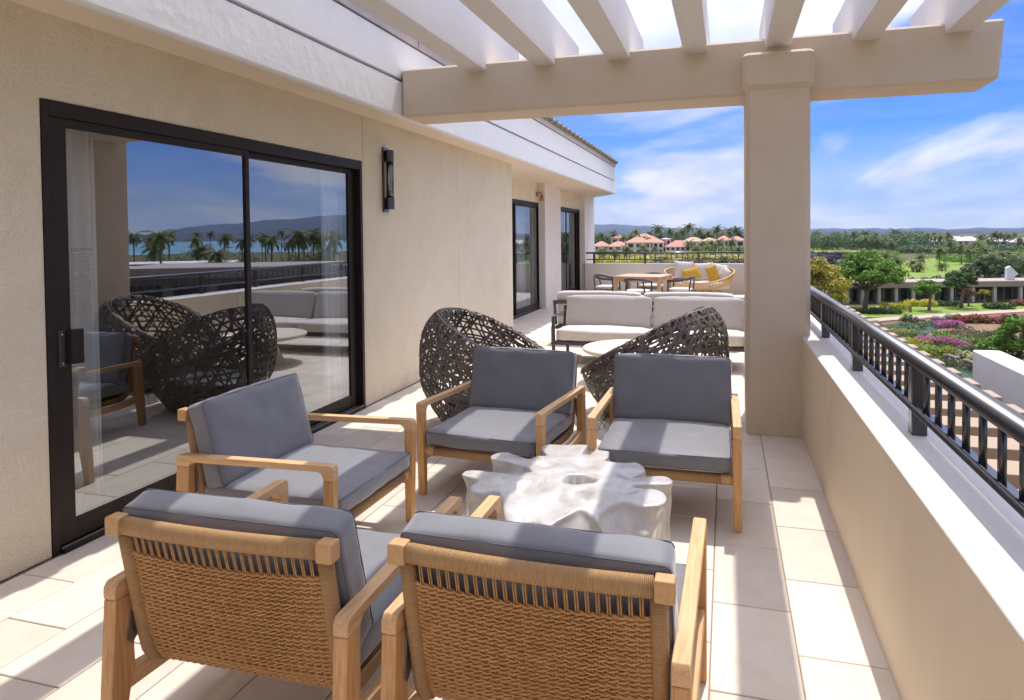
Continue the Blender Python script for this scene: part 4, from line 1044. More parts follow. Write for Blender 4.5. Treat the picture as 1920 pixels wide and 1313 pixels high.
for i in range(na):
    for j in range(nr-1): hf.append((i*nr+j, (i+1)*nr+j, (i+1)*nr+j+1, i*nr+j+1))
mb = MB(); mb.add(hv, hf); struct(mb.build('hills', 'hill', smooth=True))
sheet('sea', [(r*math.sin(R(a)), r*math.cos(R(a))) for r, a in [(620, 27), (560, 33), (600, 40), (560, 48), (620, 60), (3150, 60), (3150, 52), (3150, 46), (3150, 40), (3150, 34), (2300, 27)]], 'sea_water', GZ+0.25)
mat('resort_roof', (0.40, 0.33, 0.30), 0.9, var=(0.34, 0.28, 0.25), vscale=0.5)
# the garden beside the terrace
px_sheet('lawn', [(1585, 588), (1620, 575), (1700, 572), (1800, 570), (1960, 566), (1960, 580), (1800, 588), (1640, 599)], 'lawn', 0.04)
px_sheet('golf_lawn', [(1640, 535), (1660, 508), (1690, 490), (1730, 484), (1775, 486), (1830, 496), (1850, 512), (1800, 535)], 'lawn', 0.05)
px_sheet('golf_lawn', [(1500, 476), (1500, 468), (1540, 465), (1580, 470), (1615, 475), (1600, 479), (1550, 478)], 'lawn', 0.06)
px_sheet('dry_ground', [(1480, 480), (1490, 463), (1545, 461), (1640, 474), (1665, 480), (1620, 484), (1540, 481)], 'dry_grass', 0.03)
px_sheet('dry_ground', [(1080, 483), (1090, 474.5), (1250, 474.5), (1400, 474.5), (1420, 482), (1250, 490), (1120, 494)], 'dry_grass', 0.03)
px_sheet('garden_path', [(1590, 604), (1640, 597.5), (1720, 592), (1800, 587.5), (1960, 578), (1960, 583), (1800, 593), (1720, 598), (1640, 604), (1590, 612)], 'path_paving', 0.08, 1)
px_sheet('soil_bank', [(1600, 612), (1720, 599), (1800, 594), (1960, 583), (1960, 600), (1800, 606), (1700, 610), (1620, 618)], 'red_soil', 0.05, 1)
px_sheet('flower_bed', [(1700, 640), (1760, 616), (1820, 600), (1960, 592), (1990, 700), (1850, 700), (1760, 680)], 'brown_scrub', 0.06)
px_sheet('pond', [(1630, 616), (1670, 609), (1720, 606), (1785, 605), (1800, 609), (1770, 615), (1740, 626), (1715, 641), (1680, 650), (1640, 640)], 'pond_water', 0.10)
px_sheet('pond', [(1700, 690), (1770, 684), (1830, 696), (1900, 706), (1990, 720), (1990, 900), (1800, 950), (1640, 850)], 'pond_water', 0.10)

# ---- foliage builders
def leaves(mb, c, rad, n, size, rnd, flat=1.0, shellb=0.55):
    for _ in range(n):
        d = Vector((rnd.gauss(0, 1), rnd.gauss(0, 1), rnd.gauss(0, 1))).normalized()
        r = rnd.uniform(shellb, 1.0)
        p = Vector(c)+Vector((d.x*rad[0], d.y*rad[1], d.z*rad[2]))*r
        nm = (d+Vector((rnd.gauss(0, .6), rnd.gauss(0, .6), rnd.gauss(0, .6)+0.4))).normalized()
        u = nm.orthogonal().normalized(); u.rotate(Matrix.Rotation(rnd.uniform(0, 6.28), 3, nm)); v = nm.cross(u)
        s = size*rnd.uniform(.6, 1.3)
        mb.add([p-u*s, p-v*s*.45, p+u*s, p+v*s*.45], [(0, 1, 2, 3)])
def tree(label, base, h, cr, m, nclump, nleaf, size, group=None, name='broadleaf_tree', trunk=0.25, flat=0.6, low=0.35, seed=0):
    rnd = random.Random(seed+nclump)
    t = thing(name, label, 'tree', base, rnd.uniform(0, 6), group)
    tr = MB()
    zf = h*low
    top = Vector((rnd.uniform(-.1, .1)*cr, rnd.uniform(-.1, .1)*cr, zf*1.25))
    tr.tube([(0, 0, -.1), (0.05, 0.02, zf*.5), top], [trunk*1.25, trunk*.9, trunk*.7], 8)
    cl = []
    for i in range(nclump):
        a = 2.4*i+rnd.uniform(-.4, .4); k = math.sqrt((i+.5)/nclump)
        zc = zf+(h-zf)*(0.28+0.62*(1-k**2.2)*rnd.uniform(.75, 1.05)+rnd.uniform(-.06, .1))
        c = Vector((math.cos(a)*cr*.80*k, math.sin(a)*cr*.80*k, zc)); cl.append(c)
        if i % 2 == 0: tr.tube([top*0.92, (top+c)*.5+Vector((0, 0, -.06*h)), c], [trunk*.42, trunk*.25, trunk*.08], 5)
    tr.build('trunk', 'bark', t, smooth=True, fix=False)
    mb = MB()
    for c in cl:
        r = cr*rnd.uniform(.20, .36); leaves(mb, c+Vector((rnd.gauss(0, .06), rnd.gauss(0, .06), rnd.gauss(0, .05)))*cr, (r*rnd.uniform(.8, 1.3), r*rnd.uniform(.8, 1.3), r*flat*rnd.uniform(.7, 1.1)), nleaf, size, rnd, shellb=.35)
    mb.build('crown', m, t, fix=False)
    return t
def shrub(label, base, rx, ry, h, m, n, size, rz=0, cat='shrub', name='shrub', group=None, m2=None, lumps=7, seed=1):
    rnd = random.Random(seed); t = thing(name, label, cat, base, rz, group)
    mb = MB(); tp = MB()
    for i in range(lumps):
        x = rx*(-0.8+1.6*(i+.5)/lumps)+rnd.uniform(-.1, .1)*rx; y = rnd.uniform(-.5, .5)*ry
        hh = h*rnd.uniform(.7, 1.05); r = (max(rx/lumps*1.9, .25), ry*rnd.uniform(.7, 1), hh*.6)
        leaves(mb, (x, y, hh*.45), r, n//lumps, size, rnd)
        if m2: leaves(tp, (x, y, hh*.62), (r[0]*.95, r[1]*.95, r[2]*.75), n//lumps, size*.8, rnd, shellb=.8)
    mb.build('foliage', m, t, fix=False)
    if m2: tp.build('blossom', m2, t, fix=False)
    st = MB(); st.tube([(0, 0, -.05), (0, 0, h*.4)], .06, 5); st.build('stem', 'bark', t, fix=False)
    return t
# ---- coconut palms: four crowns and trunks shared by all
def palm_parts(seed):
    rnd = random.Random(seed); mb = MB()
    nf = 20
    for i in range(nf):
        az = 2.39996*i+rnd.uniform(-.2, .2); up = 1.15-1.75*(i/nf)+rnd.uniform(-.12, .12); Ln = rnd.uniform(3.3, 4.1)
        d = Vector((math.cos(az), math.sin(az), 0)); P = []
        for k in range(9):
            f = k/8; ang = up-f*1.35
            if k == 0: P.append(Vector((0, 0, 0)))
            else: P.append(P[-1]+(d*math.cos(ang)+Vector((0, 0, 1))*math.sin(ang))*(Ln/8))
        side = d.cross(Vector((0, 0, 1)))
        for k in range(8):
            a, b = P[k], P[k+1]; up_ = (b-a).cross(side).normalized()
            for s in (-1, 1):
                for q in range(2):
                    o = a.lerp(b, q*.5); w_ = 1.0*math.sin(math.pi*min(1, .18+(k+q*.5)/8*.80))
                    tip = o+side*(s*w_*.85)+(b-a)*.9-Vector((0, 0, 1))*(w_*rnd.uniform(.3, .7))
                    mb.add([o, o+(b-a)*.62, tip], [(0, 1, 2)])
        mb.ribbon(P, [Vector((0, 0, 1))]*9, .06, .03)
    cm = mb.mesh('palm_crown'); cm.materials.append(MATS['leaf_palm'])
    tb = MB(); lean = rnd.uniform(-.09, .09)
    tb.tube([(lean*(1-z)**2*2, 0, z) for z in (0, .15, .35, .6, .85, 1.0)], [.24, .18, .15, .14, .13, .15], 8)
    # trunk of unit height; scaled per palm
    tme_ = tb.mesh('palm_trunk'); tme_.materials.append(MATS['palm_bark']); tme_.shade_smooth()
    return cm, tme_
PALM = [palm_parts(s) for s in (1, 2, 3, 4)]
def palm(p, hc, label, group, i, sc_=1.0):
    """p on the ground, hc height of the crown's heart"""
    cm, tm_ = PALM[i % 4]
    t = thing('palm_tree', label, 'palm tree', p, random.uniform(0, 6.28), group)
    o = bpy.data.objects.new('trunk', tm_); COL.objects.link(o); o.parent = t; o.scale = (1.15, 1.15, hc)
    o = bpy.data.objects.new('crown', cm); COL.objects.link(o); o.parent = t; o.location = (0, 0, hc-.1); o.scale = (sc_,)*3
    return t
def palms(lst, where, group):
    """lst of (u, v of the crown, depth, crown scale): labels count from left to right"""
    lst = sorted(lst, key=lambda q: q[0])
    for i, (u, v, d, s) in enumerate(lst):
        c = at(u, v, d); s = s*1.2 if 'hotel' in group or 'wings' in group or 'wood' in group or 'houses' in group else s
        palm((c.x, c.y, GZ), max(2.0, c.z-GZ), f'{ordw(i)} palm tree from the left {where}', group, i, s)
palms([(1234,427,430,1.25),(1292,424,430,1.2),(1281,431,440,1.2),(1256,432,430,1.2),(1192,434,420,1.2),(1150,436,450,1.1),(1127,440,420,1.1),(1183,443,400,1.0),
       (1312,432,440,1.2),(1344,428,440,1.25),(1328,436,430,1.1),(1366,431,440,1.2),(1381,429,440,1.2),(1356,439,430,1.1),(1219,437,450,1.1),(1239,440,440,1.0),
       (1269,437,450,1.1),(1303,440,450,1.1),(1320,442,440,1.1),(1336,445,430,1.0),(1387,440,440,1.1),(1170,444,430,1.0),(1139,446,430,1.0),(1206,446,420,0.9),(1115,442,430,1.1)],
      'among those rising round the pink-roofed hotel', 'palms round the pink-roofed hotel')
palms([(1292,455,375,1.0),(1334,455,375,1.1),(1348,452,380,1.1),(1319,456,372,0.95),(1372,452,380,1.0)], 'in front of the tan-roofed wings', 'palms in front of the tan-roofed wings')
palms([(1175,466,290,1.0),(1130,468,280,1.0),(1152,471,270,0.9),(1357,484,240,0.9),(1206,462,330,0.9),(1228,466,320,0.8),(1306,464,330,0.9),(1326,462,340,0.9),(1384,466,320,0.9)], 'among the low ones just above the far railing', 'low palms above the far railing')
palms([(1762,468,230,1.0),(1803,462,240,1.0),(1833,456,255,1.05),(1848,467,240,1.0),(1862,480,210,0.95),(1876,476,215,0.95),(1896,476,215,0.95),(1910,482,205,0.95),
       (1767,495,200,0.7),(1726,480,220,0.85),(1722,500,195,0.75),(1659,479,240,1.0),(1682,486,225,0.95),(1634,486,235,0.8),(1712,491,200,0.8),(1783,455,270,0.95),(1818,470,235,0.85)],
      'of those standing round the bright golf lawn', 'palms round the golf lawn')
palms([(1569,439,470,1.2),(1602,438,460,1.2),(1588,446,460,1.1),(1624,437,470,1.2),(1623,447,430,1.2),(1644,450,430,1.1),(1679,434,520,1.5),(1704,439,500,1.4),(1539,452,470,1.0),
       (1531,436,520,1.0),(1633,438,500,1.0),(1643,439,500,1.0),(1664,450,420,1.2),(1601,451,450,1.0),(1691,438,520,1.1),(1556,446,500,1.0),(1672,457,400,1.1)],
      'along the dark wood behind the lava field', 'palms along the dark wood')
palms([(1751,439,480,1.3),(1740,442,470,1.2),(1763,444,460,1.2),(1779,440,480,1.3),(1841,442,460,1.3),(1856,450,430,1.2),(1864,439,500,1.3),(1873,439,500,1.2),(1884,440,500,1.2),
       (1892,442,490,1.2),(1903,440,500,1.2),(1723,438,500,1.2),(1778,452,420,1.2),(1912,448,440,1.1)], 'between the white-roofed houses', 'palms between the white-roofed houses')
# palms that the glass door mirrors, to the right of the picture
rl = []
rnd = random.Random(4)
for i in range(40):
    az = 29+22*(i+rnd.uniform(.1, .9))/40; d = rnd.choice([110, 140, 180, 230, 290, 340]) ; rl.append((az, d, rnd.uniform(8.0, 11.5)+d*.012))
for i, (az, d, h) in enumerate(rl):
    palm((d*math.sin(R(az)), d*math.cos(R(az)), GZ), h, f'{ordw(i)} palm tree mirrored in the big glass door, counted from its far end', 'palms mirrored in the glass door', i, 0.75)

# ---- trees and shrubs by the low resort building
def P3(u, v): q = gnd(u, v); return (q.x, q.y, GZ)
tree('broad green shade tree in front of the low resort building, left of the lawn', P3(1622, 580), 8.4, 5.6, 'leaf_green', 40, 190, .34, trunk=.38, flat=.55, low=.30, seed=3)
tree('yellow-green rounded tree beside the column at the left end of the resort building', P3(1533, 592), 8.2, 4.3, 'leaf_yellow', 34, 170, .30, trunk=.3, flat=.8, low=.1, seed=5)
tree('small dark tree with slim trunk on the lawn in front of the resort building', P3(1742, 583), 4.6, 2.2, 'leaf_green', 16, 130, .26, trunk=.2, low=.45, seed=7)
tree('taller dark tree with pale trunk on the lawn, right of the small one', P3(1803, 578), 5.6, 2.5, 'leaf_dark', 20, 140, .28, trunk=.26, low=.45, seed=9)
tree('round-topped clipped tree against the resort building wall', P3(1846, 573), 2.6, 1.1, 'leaf_yellow', 8, 90, .2, trunk=.16, flat=.5, low=.55, seed=10)
tree('rust-leaved small tree against the resort building wall', P3(1816, 574), 2.9, 1.2, 'leaf_rust', 9, 90, .2, trunk=.14, low=.35, seed=12)
shrub('dark clipped hedge at the left edge of the lawn', P3(1642, 589), 3.6, .9, 1.0, 'leaf_dark', 1500, .16, R(4), 'hedge', 'hedge', seed=2)
shrub('bright yellow-green hedge in front of the resort pillars, left part', P3(1680, 580), 2.3, .8, 1.2, 'leaf_lime', 1100, .17, R(-6), 'hedge', 'hedge', seed=3)
shrub('bright yellow-green hedge in front of the resort pillars, right part', P3(1727, 575), 2.5, .8, 1.3, 'leaf_lime', 1200, .17, R(-8), 'hedge', 'hedge', seed=4)
shrub('dark low hedge between the two lawn trees', P3(1777, 575), 2.2, .9, .95, 'leaf_dark', 1000, .15, R(-6), 'hedge', 'hedge', seed=5)
shrub('dark green shrub row at the right end of the lawn', P3(1872, 580), 2.4, .9, 1.1, 'leaf_dark', 1000, .18, R(-5), 'hedge', 'hedge', seed=6)
shrub('reddish flowering shrub at the right edge in front of the resort building', P3(1912, 574), 1.6, .8, 1.0, 'leaf_dark', 600, .17, 0, seed=7, m2='petal_red')
shrub('magenta bougainvillea bank sloping down beside the near pond', P3(1765, 652), 3.2, 1.0, 1.1, 'leaf_green', 1500, .14, R(-52), 'flower bed', 'bougainvillea', m2='petal_magenta', seed=8)
shrub('pink bougainvillea clump at the tip of the far pond', P3(1780, 616), 1.9, .9, 1.0, 'petal_grey', 900, .14, R(10), 'flower bed', 'bougainvillea', m2='petal_magenta', seed=9)
shrub('red flowering bank running to the right edge behind the dry scrub', P3(1860, 607), 5.2, 1.1, 1.2, 'leaf_dark', 2000, .16, R(0), 'flower bed', 'bougainvillea', m2='petal_red', seed=10, lumps=12)
shrub('cream flowering shrub beside the white wall', P3(1817, 676), 1.3, .7, .8, 'leaf_green', 700, .12, R(-40), 'shrub', 'flowering_shrub', m2='petal_cream', seed=11)
shrub('leafy green shrub patch behind the magenta bougainvillea', P3(1795, 648), 2.6, 1.3, 1.1, 'leaf_green', 1500, .17, R(-35), seed=12)
shrub('small bright green shrub beside the pink bougainvillea', P3(1766, 632), .9, .7, .8, 'leaf_green', 450, .15, 0, seed=13)
shrub('yellow-green water plants at the left of the far pond', P3(1683, 627), 2.2, 1.4, .7, 'leaf_yellow', 1300, .15, R(-30), seed=14)
shrub('olive shrub thicket below the magenta bougainvillea', P3(1735, 668), 2.6, 1.3, 1.3, 'leaf_yellow', 1500, .15, R(-45), seed=15, m2='leaf_green')
shrub('olive grass clump on the near bank of the far pond', P3(1715, 648), 1.8, 1.0, .8, 'leaf_yellow', 900, .14, R(-40), seed=16)
shrub('rust-brown dry scrub in the middle of the flower bed', P3(1840, 632), 3.6, 2.0, .6, 'leaf_rust', 1800, .16, R(-5), seed=17, lumps=10)
shrub('grey dry scrub left of the rust-brown one', P3(1812, 648), 2.0, 1.2, .5, 'petal_grey', 800, .14, R(-30), seed=18)
tree('large fresh green bush rising above the white wall at the right edge', P3(1912, 672), 4.0, 2.3, 'leaf_green', 26, 170, .18, trunk=.12, flat=.8, low=.05, seed=20, name='leafy_bush')
tree('green bush behind the white wall, left of the large one', P3(1872, 668), 1.8, 1.9, 'leaf_green', 16, 130, .18, trunk=.08, flat=.7, low=.02, seed=21, name='leafy_bush')
for i, (u, v, s) in enumerate([(1728, 603, .55), (1755, 601, .7), (1767, 600.5, .5), (1782, 599, .9), (1796, 598, .6), (1700, 606, .6), (1640, 611, .8), (1690, 607, .4), (1742, 605, .45)]):
    b = bmesh.new(); bmesh.ops.create_icosphere(b, subdivisions=2, radius=s); rr = random.Random(i)
    for vv in b.verts: vv.co *= rr.uniform(.82, 1.12); vv.co.z *= .7
    me = bpy.data.meshes.new('boulder'); b.to_mesh(me); b.free(); o = obj('boulder', me, 'boulder', smooth=True)
    p = gnd(u, v); o.location = (p.x, p.y, GZ+.2*s)
    tag(o, f'{ordw(sorted([q[0] for q in [(1728,),(1755,),(1767,),(1782,),(1796,),(1700,),(1640,),(1690,),(1742,)]]).index(u))} brown boulder from the left on the pond bank below the path', 'boulder', 'boulders on the pond bank')
shrub('dark round shrub among the pond boulders', P3(1702, 606), 1.2, .8, 1.2, 'leaf_dark', 500, .16, 0, seed=30)
# stone bank wall of the near pond: single stones
sw = thing('stone_bank', 'low brown stone wall along the far edge of the near pond', 'wall', P3(1800, 690), 0)
p0, p1 = gnd(1778, 682), gnd(1835, 699)
stm = []
for i in range(4):
    b = bmesh.new(); bmesh.ops.create_icosphere(b, subdivisions=1, radius=.5); rr = random.Random(60+i)
    for vv in b.verts: vv.co *= rr.uniform(.8, 1.2); vv.co.z *= .7
    me = bpy.data.meshes.new('stone'); b.to_mesh(me); b.free(); me.materials.append(MATS['boulder']); me.shade_smooth(); stm.append(me)
for i in range(46):
    f = random.random(); k = i % 3; o = bpy.data.objects.new('stone', stm[i % 4]); COL.objects.link(o); o.parent = sw
    q = p0.lerp(p1, f)-Vector(sw.location); o.location = (q.x, q.y+random.uniform(-.15, .15), .15+.28*k); o.rotation_euler = (0, 0, random.uniform(0, 6)); o.scale = (.8, .6, .55)
# grey-green thicket behind the resort building
for i, (u, v, h, cr, m) in enumerate([(1838, 540, 6.2, 4.0, 'leaf_grey'), (1862, 541, 6.6, 4.2, 'leaf_grey'), (1888, 542, 6.0, 4.2, 'leaf_grey'), (1915, 541, 6.4, 4.6, 'leaf_grey'), (1815, 540, 4.2, 3.0, 'leaf_grey'),
                             (1790, 541, 3.4, 2.6, 'leaf_grey'), (1760, 541, 2.4, 2.2, 'leaf_grey'), (1735, 541, 2.2, 2.2, 'leaf_grey'), (1712, 541, 2.0, 2.0, 'leaf_dark'), (1940, 541, 6.2, 4.4, 'leaf_grey')]):
    tree(f'{ordw(9-sorted([-1838,-1862,-1888,-1915,-1815,-1790,-1760,-1735,-1712,-1940]).index(-u))} grey-green shrubby tree from the left behind the resort roof', P3(u, v), h, cr, m, 14, 120, .34,
         'grey-green thicket behind the resort roof', 'shrubby_tree', trunk=.14, flat=.9, low=.08, seed=40+i)
shrub('row of pale flowering shrubs along the back of the resort roof', P3(1790, 552), 14, .6, 3.4, 'leaf_dark', 1600, .26, R(-3), 'hedge', 'flowering_hedge', m2='petal_cream', lumps=30, seed=33)

# ---- low resort building with deep fascia and pale pillars
ra, rb = gnd(1586, 570), gnd(1990, 565)
dv = rb-ra; ln = dv.length; rz = math.atan2(dv.y, dv.x)
rsb = thing('resort_building', 'long low flat-roofed resort building with brown fascia and pale pillars', 'building', (ra.x, ra.y, GZ), rz)
MB().box(0, ln, 1.6, 6, 0, 2.55).build('wall', 'resort_wall', rsb)
MB().box(-1.2, ln+1, -0.4, 6.5, 2.55, 3.45).build('roof_fascia', 'resort_fascia', rsb, bevel=.04)
MB().box(-1.0, ln+.8, -0.2, 6.3, 3.451, 3.50).build('roof', 'resort_roof', rsb)
k = ln/404.0
for u in (1590, 1618, 1649, 1681, 1713, 1750, 1785, 1825, 1866, 1915, 1950):
    x = (u-1586)*k
    MB().box(x-.24, x+.24, .05, .55, 0, 2.549).build('pillar', 'resort_pillar', rsb)
for i in range(26):
    x = 1.0+i*ln/26.5
    if 1.2 < x < ln-1.5: MB().box(x-.55, x+.55, 1.5, 1.598, .25, 2.3).build('window', 'dark_glass', rsb)
wv = tag(MB().prism([(0, 0), (0, 2.0), (0.5, 2.3), (1.7, 1.0), (1.2, .7), (1.1, 0)], -.5, .5, 'Y').build('roof_vent', 'smooth_white'), 'white angular vent standing on the resort roof at right', 'roof vent')
q = gnd(1889, 566); wv.location = (q.x+.5, q.y+2.2, GZ+3.50)
# bollards on the lawn
for (u, v, lb) in ((1664, 587, 'pale slim garden lamp post in front of the dark hedge'), (1707, 586, 'short dark stone marker on the lawn beside the path')):
    q = gnd(u, v); t = thing('garden_marker', lb, 'marker', (q.x, q.y, GZ))
    MB().box(-.16, .16, -.14, .14, 0, .85).build('post', 'resort_pillar' if u < 1700 else 'boulder', t, bevel=.03)
    MB().prism([(-.18, .851), (.18, .851), (.10, 1.0), (-.10, 1.0)], -.16, .16, 'Y').build('head', 'resort_pillar' if u < 1700 else 'boulder', t)

# ---- lava field and rough planting
def rocks(name, poly, n, s0, s1, m, label, hmax=1.0):
    rnd = random.Random(len(poly)+n); mb = MB()
    xs = [p[0] for p in poly]; ys = [p[1] for p in poly]
    for _ in range(n):
        u = rnd.uniform(min(xs), max(xs)); v = rnd.uniform(min(ys), max(ys)); p = gnd(u, v); s = rnd.uniform(s0, s1)
        vs = []
        for dx_, dy_, dz_ in ((-1,-1,0),(1,-1,0),(1,1,0),(-1,1,0),(-.5,-.6,1),(.6,-.4,1),(.5,.6,1),(-.6,.5,1)):
            vs.append((p.x+dx_*s*rnd.uniform(.6, 1.2), p.y+dy_*s*rnd.uniform(.6, 1.2), GZ-.05+dz_*s*hmax*rnd.uniform(.5, 1.2)))
        mb.add(vs, [(0,1,5,4),(1,2,6,5),(2,3,7,6),(3,0,4,7),(4,5,6,7)])
    o = stuff(mb.build(name, m, fix=False)); tag(o, label, 'rocks'); return o
rocks('lava_rocks', [(1500, 478.5), (1622, 497)], 900, .7, 2.4, 'lava', 'dark purple-black lava rock field left of the golf lawn', .9)
rocks('lava_rocks', [(1225, 488), (1420, 503)], 800, .6, 1.8, 'lava', 'dark lava rock seen through the far railing', .9)
def mass(name, spots, m, label, cat='wood', size=.9, nl=110):
    rnd = random.Random(len(spots)); mb = MB()
    for (u, v, r, h) in spots:
        p = gnd(u, v)
        for k in range(3): leaves(mb, (p.x+rnd.uniform(-.5, .5)*r, p.y+rnd.uniform(-.5, .5)*r, GZ+h*rnd.uniform(.4, .7)), (r, r, h*.5), nl//3, size, rnd)
    o = stuff(mb.build(name, m, fix=False)); tag(o, label, cat); return o
rnd = random.Random(77)
mass('woodland', [(1505+i*2.1+rnd.uniform(-3, 3), rnd.uniform(465.5, 470), rnd.uniform(4, 7), rnd.uniform(7, 12)) for i in range(110)], 'leaf_wood', 'dark wood behind the lava field and golf lawn', size=.95)
mass('woodland', [(1690+i*1.9+rnd.uniform(-3, 3), rnd.uniform(470, 477), rnd.uniform(3.0, 5), rnd.uniform(2.5, 4.2)) for i in range(115)], 'leaf_wood', 'green belt of trees below the white-roofed houses', size=.8)
mass('woodland', [(1100+i*2.4+rnd.uniform(-3, 3), rnd.uniform(462, 466), rnd.uniform(4, 8), rnd.uniform(9, 13.0)) for i in range(130)], 'leaf_wood', 'trees packed behind the pink-roofed hotel', size=1.0)
mass('woodland', [(1560+i*4.0+rnd.uniform(-3, 3), rnd.uniform(452, 456), rnd.uniform(6, 9), rnd.uniform(3.5, 6.0)) for i in range(95)], 'leaf_wood', 'distant tree line below the blue ridge', size=1.6)
mass('scrub', [(1095+i*3.4+rnd.uniform(-3, 3), rnd.uniform(476, 500), rnd.uniform(1.5, 3.2), rnd.uniform(1.2, 3.2)) for i in range(92)], 'leaf_yellow', 'yellow-green scrub seen through the far railing', 'scrub', size=.45)
mass('scrub', [(1640+rnd.uniform(0, 36), rnd.uniform(500, 540), 2.2, 2.0) for i in range(18)], 'leaf_green', 'green scrub behind the shade tree', 'scrub', size=.4)
mass('scrub', [(1800+rnd.uniform(-35, 40), rnd.uniform(486, 493), 2.8, 2.4) for i in range(26)], 'leaf_green', 'bright green scrub at the far edge of the golf lawn', 'scrub', size=.5)
mass('scrub', [(1640+rnd.uniform(0, 280), rnd.uniform(612, 690), rnd.uniform(.6, 1.3), rnd.uniform(.4, .9)) for i in range(70)], 'leaf_grey', 'low mixed ground cover in the pond garden', 'ground cover', size=.16, nl=90)
mass('woodland', [(1515, 505, 3, 3), (1520, 520, 3, 3.5)], 'leaf_dark', 'dark bushes behind the yellow-green tree', 'scrub', size=.4)
rnd = random.Random(78)
mass('bushes', [(1100+i*5.2+rnd.uniform(-3, 3), rnd.uniform(473, 477), rnd.uniform(2.5, 4.5), rnd.uniform(3, 5.5)) for i in range(58)], 'leaf_green', 'green bushes at the foot of the pink-roofed hotel', 'bushes', size=.6)
mass('bushes', [((1635+i*2.2 if i < 22 else 1835+(i-22)*4.2)+rnd.uniform(-4, 4), rnd.uniform(481, 494), rnd.uniform(2, 3.5), rnd.uniform(2, 3.6)) for i in range(46)], 'leaf_green', 'fresh green bushes around the golf lawn', 'bushes', size=.5)
# wood mirrored in the door
mb = MB(); rnd = random.Random(5)
for i in range(110):
    az = rnd.uniform(24, 56); d = rnd.choice([60, 130, 180, 240, 330]); r = rnd.uniform(3, 6); h = rnd.uniform(3, 6.5)
    leaves(mb, (d*math.sin(R(az)), d*math.cos(R(az)), GZ+h*.5), (r, r, h*.6), 110, .7, rnd)
tag(stuff(mb.build('woodland', 'leaf_wood', fix=False)), 'shoreline trees mirrored in the big glass door', 'wood')

# ---- houses
def hip_house(name, label, c, rz, w_, d_, hw_, hr, mw, mr, group, nwin, floors=1, eave_=.7):
    t = thing(name, label, 'house', c, rz, group)
    MB().box(-w_/2, w_/2, -d_/2, d_/2, 0, hw_).build('wall', mw, t)
    rf = MB(); e = eave_; rg = max(.5, w_/2-d_/2)
    rf.add([(-w_/2-e, -d_/2-e, hw_), (w_/2+e, -d_/2-e, hw_), (w_/2+e, d_/2+e, hw_), (-w_/2-e, d_/2+e, hw_), (-rg, 0, hw_+hr), (rg, 0, hw_+hr)],
           [(0, 1, 5, 4), (1, 2, 5), (2, 3, 4, 5), (3, 0, 4), (3, 2, 1, 0)])
    rf.build('roof', mr, t)
    fh = hw_/floors
    for f in range(floors):
        for i in range(nwin):
            x = -w_/2+w_*(i+.5)/nwin; ww = w_/nwin*.62
            MB().box(x-ww/2, x+ww/2, -d_/2-.06, -d_/2+.4, f*fh+fh*.22, f*fh+fh*.80).build('window', 'dark_glass', t)
            MB().box(x-ww/2-.2, x+ww/2+.2, -d_/2-.9, -d_/2-.07, f*fh+fh*.10, f*fh+fh*.17).build('balcony', mw, t)
    return t
def face(p): return math.atan2(p.y, p.x)-math.pi/2      # front towards the terrace
HT = 'wings of the pink-roofed hotel'
hot = [(1128, 475, 395, 9.5, 9, 5.2, 2.8, 'pink_roof', 2, 'leftmost low wing of the pink-roofed hotel'),
       (1160, 475, 392, 12, 9, 5.0, 2.8, 'pink_roof', 3, 'low pink-roofed hotel wing second from the left'),
       (1197, 475, 388, 13.5, 10, 7.2, 3.0, 'pink_roof', 3, 'pink-roofed hotel wing with pale frame in the middle left'),
       (1226, 475, 390, 11.5, 10, 7.0, 3.0, 'pink_roof', 4, 'pink-roofed hotel wing with two tiers of balconies in the centre'),
       (1249, 475, 395, 5.0, 8, 9.0, 0.4, 'hotel_white', 2, 'narrow flat-topped balcony tower beside the central hotel wing'),
       (1272, 475, 384, 13.5, 10, 4.6, 3.6, 'pink_roof', 5, 'low pink-roofed hotel wing right of the balcony tower'),
       (1160, 470, 450, 9, 9, 9.5, 2.4, 'pink_roof', 2, 'small pink-roofed block rising behind the left wings'),
       (1208, 470, 445, 13, 10, 9.6, 2.6, 'pink_roof', 3, 'long pink-roofed block rising behind the central wing'),
       (1300, 472, 410, 13, 10, 7.2, 2.6, 'tan_roof', 3, 'tan-roofed hotel wing behind the palms right of centre'),
       (1330, 472, 412, 11, 10, 7.0, 2.4, 'tan_roof', 3, 'tan-roofed hotel wing partly hidden by palms'),
       (1357, 472, 405, 8.5, 9, 7.6, 3.0, 'pink_roof', 2, 'small pink-roofed block near the right end of the far railing'),
       (1381, 472, 400, 9.5, 9, 7.6, 2.6, 'pink_roof', 2, 'pale pink-roofed block just left of the column')]
for (u, v, d, w_, dd, hw_, hr, mr, nw, lb) in hot:
    c = at(u, 470, d); hip_house('hotel_wing', lb, (c.x, c.y, GZ), face(c)+R(random.uniform(-8, 8)), w_, dd, hw_, hr, 'hotel_white', mr, HT, nw, 2 if hw_ > 4 else 1)
WH = 'white-roofed houses below the ridge'
wh = [(1565, 610, 16), (1608, 600, 14), (1683, 560, 13), (1704, 540, 15), (1728, 520, 15), (1755, 530, 14), (1790, 545, 18), (1815, 535, 16), (1868, 520, 15), (1892, 510, 18), (1916, 470, 14)]
for i, (u, d, w_) in enumerate(wh):
    c = at(u, 455, d); hip_house('white_roofed_house', f'{ordw(i)} white-roofed house from the left below the distant ridge', (c.x, c.y, GZ), face(c)+R(random.uniform(-14, 14)), w_, 11, 4.2 if i < 9 else 3.8, 3.3, 'hotel_white', 'white_roof', WH, 4, 1)
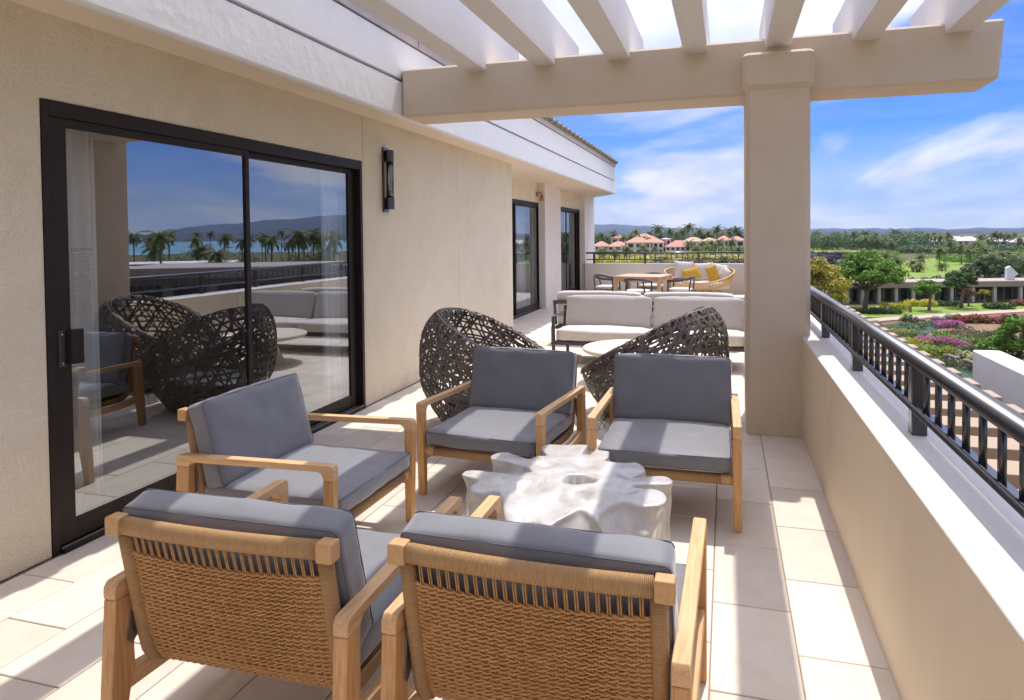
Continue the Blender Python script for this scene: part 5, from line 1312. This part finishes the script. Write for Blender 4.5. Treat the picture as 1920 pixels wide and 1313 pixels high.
# flat-roofed wings mirrored in the door
def azp(az, d): return Vector((d*math.sin(R(az)), d*math.cos(R(az)), GZ))
for (az, d, w_, dp, h, lb) in ((34, 75, 26, 12, 7.6, 'long flat-roofed hotel wing with brown fascia mirrored in the glass'), (36.5, 52, 13, 10, 5.0, 'lower flat-roofed wing in front of the mirrored one'),
                               (42, 110, 18, 10, 7.0, 'flat white-roofed pavilion mirrored among the palms'), (47.5, 80, 12, 9, 7.4, 'small white-roofed pavilion mirrored near the column')):
    c = azp(az, d); t = thing('flat_roofed_wing', lb, 'building', c, face(c)+R(6), 'flat-roofed wings mirrored in the glass')
    MB().box(-w_/2, w_/2, 0, dp, 0, h).build('wall', 'resort_wall', t)
    MB().box(-w_/2-1, w_/2+1, -1.2, dp+1, h, h+1.0).build('fascia', 'resort_fascia', t)
    MB().box(-w_/2-.8, w_/2+.8, -1.0, dp+.8, h+1.001, h+1.1).build('roof', 'resort_roof' if az < 40 else 'white_roof', t)
    for i in range(6):
        x = -w_/2+w_*(i+.5)/6; MB().box(x-w_/16, x+w_/16, -.1, .2, h*.45, h*.9).build('window', 'dark_glass', t)
c = azp(45.2, 58); tk = thing('water_tank', 'white cylindrical tank mirrored left in the glass door', 'tank', c)
MB().lathe([(2.0, 0), (2.0, 6.6), (2.08, 6.7), (2.08, 7.0), (1.9, 7.05)], 40).build('shell', 'smooth_white', tk, smooth=False)
MB().lathe([(1.85, 7.051), (0.3, 7.5), (0.05, 7.52)], 40).build('lid', 'smooth_white', tk, smooth=True)
# ---- the air between the terrace and the hills
hz_ = MB().box(-9300, 9300, -9300, 9300, GZ-1.0, 340.0).build('haze', None); stuff(hz_); tag(hz_, 'thin blue haze in front of the distant hills', 'haze')
hm_ = bpy.data.materials.new('haze'); hm_.use_nodes = True; hn = hm_.node_tree; hn.nodes.clear()
ho = hn.nodes.new('ShaderNodeOutputMaterial'); hp = hn.nodes.new('ShaderNodeVolumePrincipled')
hp.inputs['Color'].default_value = (0.62, 0.76, 1.0, 1); hp.inputs['Density'].default_value = 6e-5; hp.inputs['Anisotropy'].default_value = 0.0
hn.links.new(hp.outputs[0], ho.inputs['Volume']); hz_.data.materials.append(hm_)
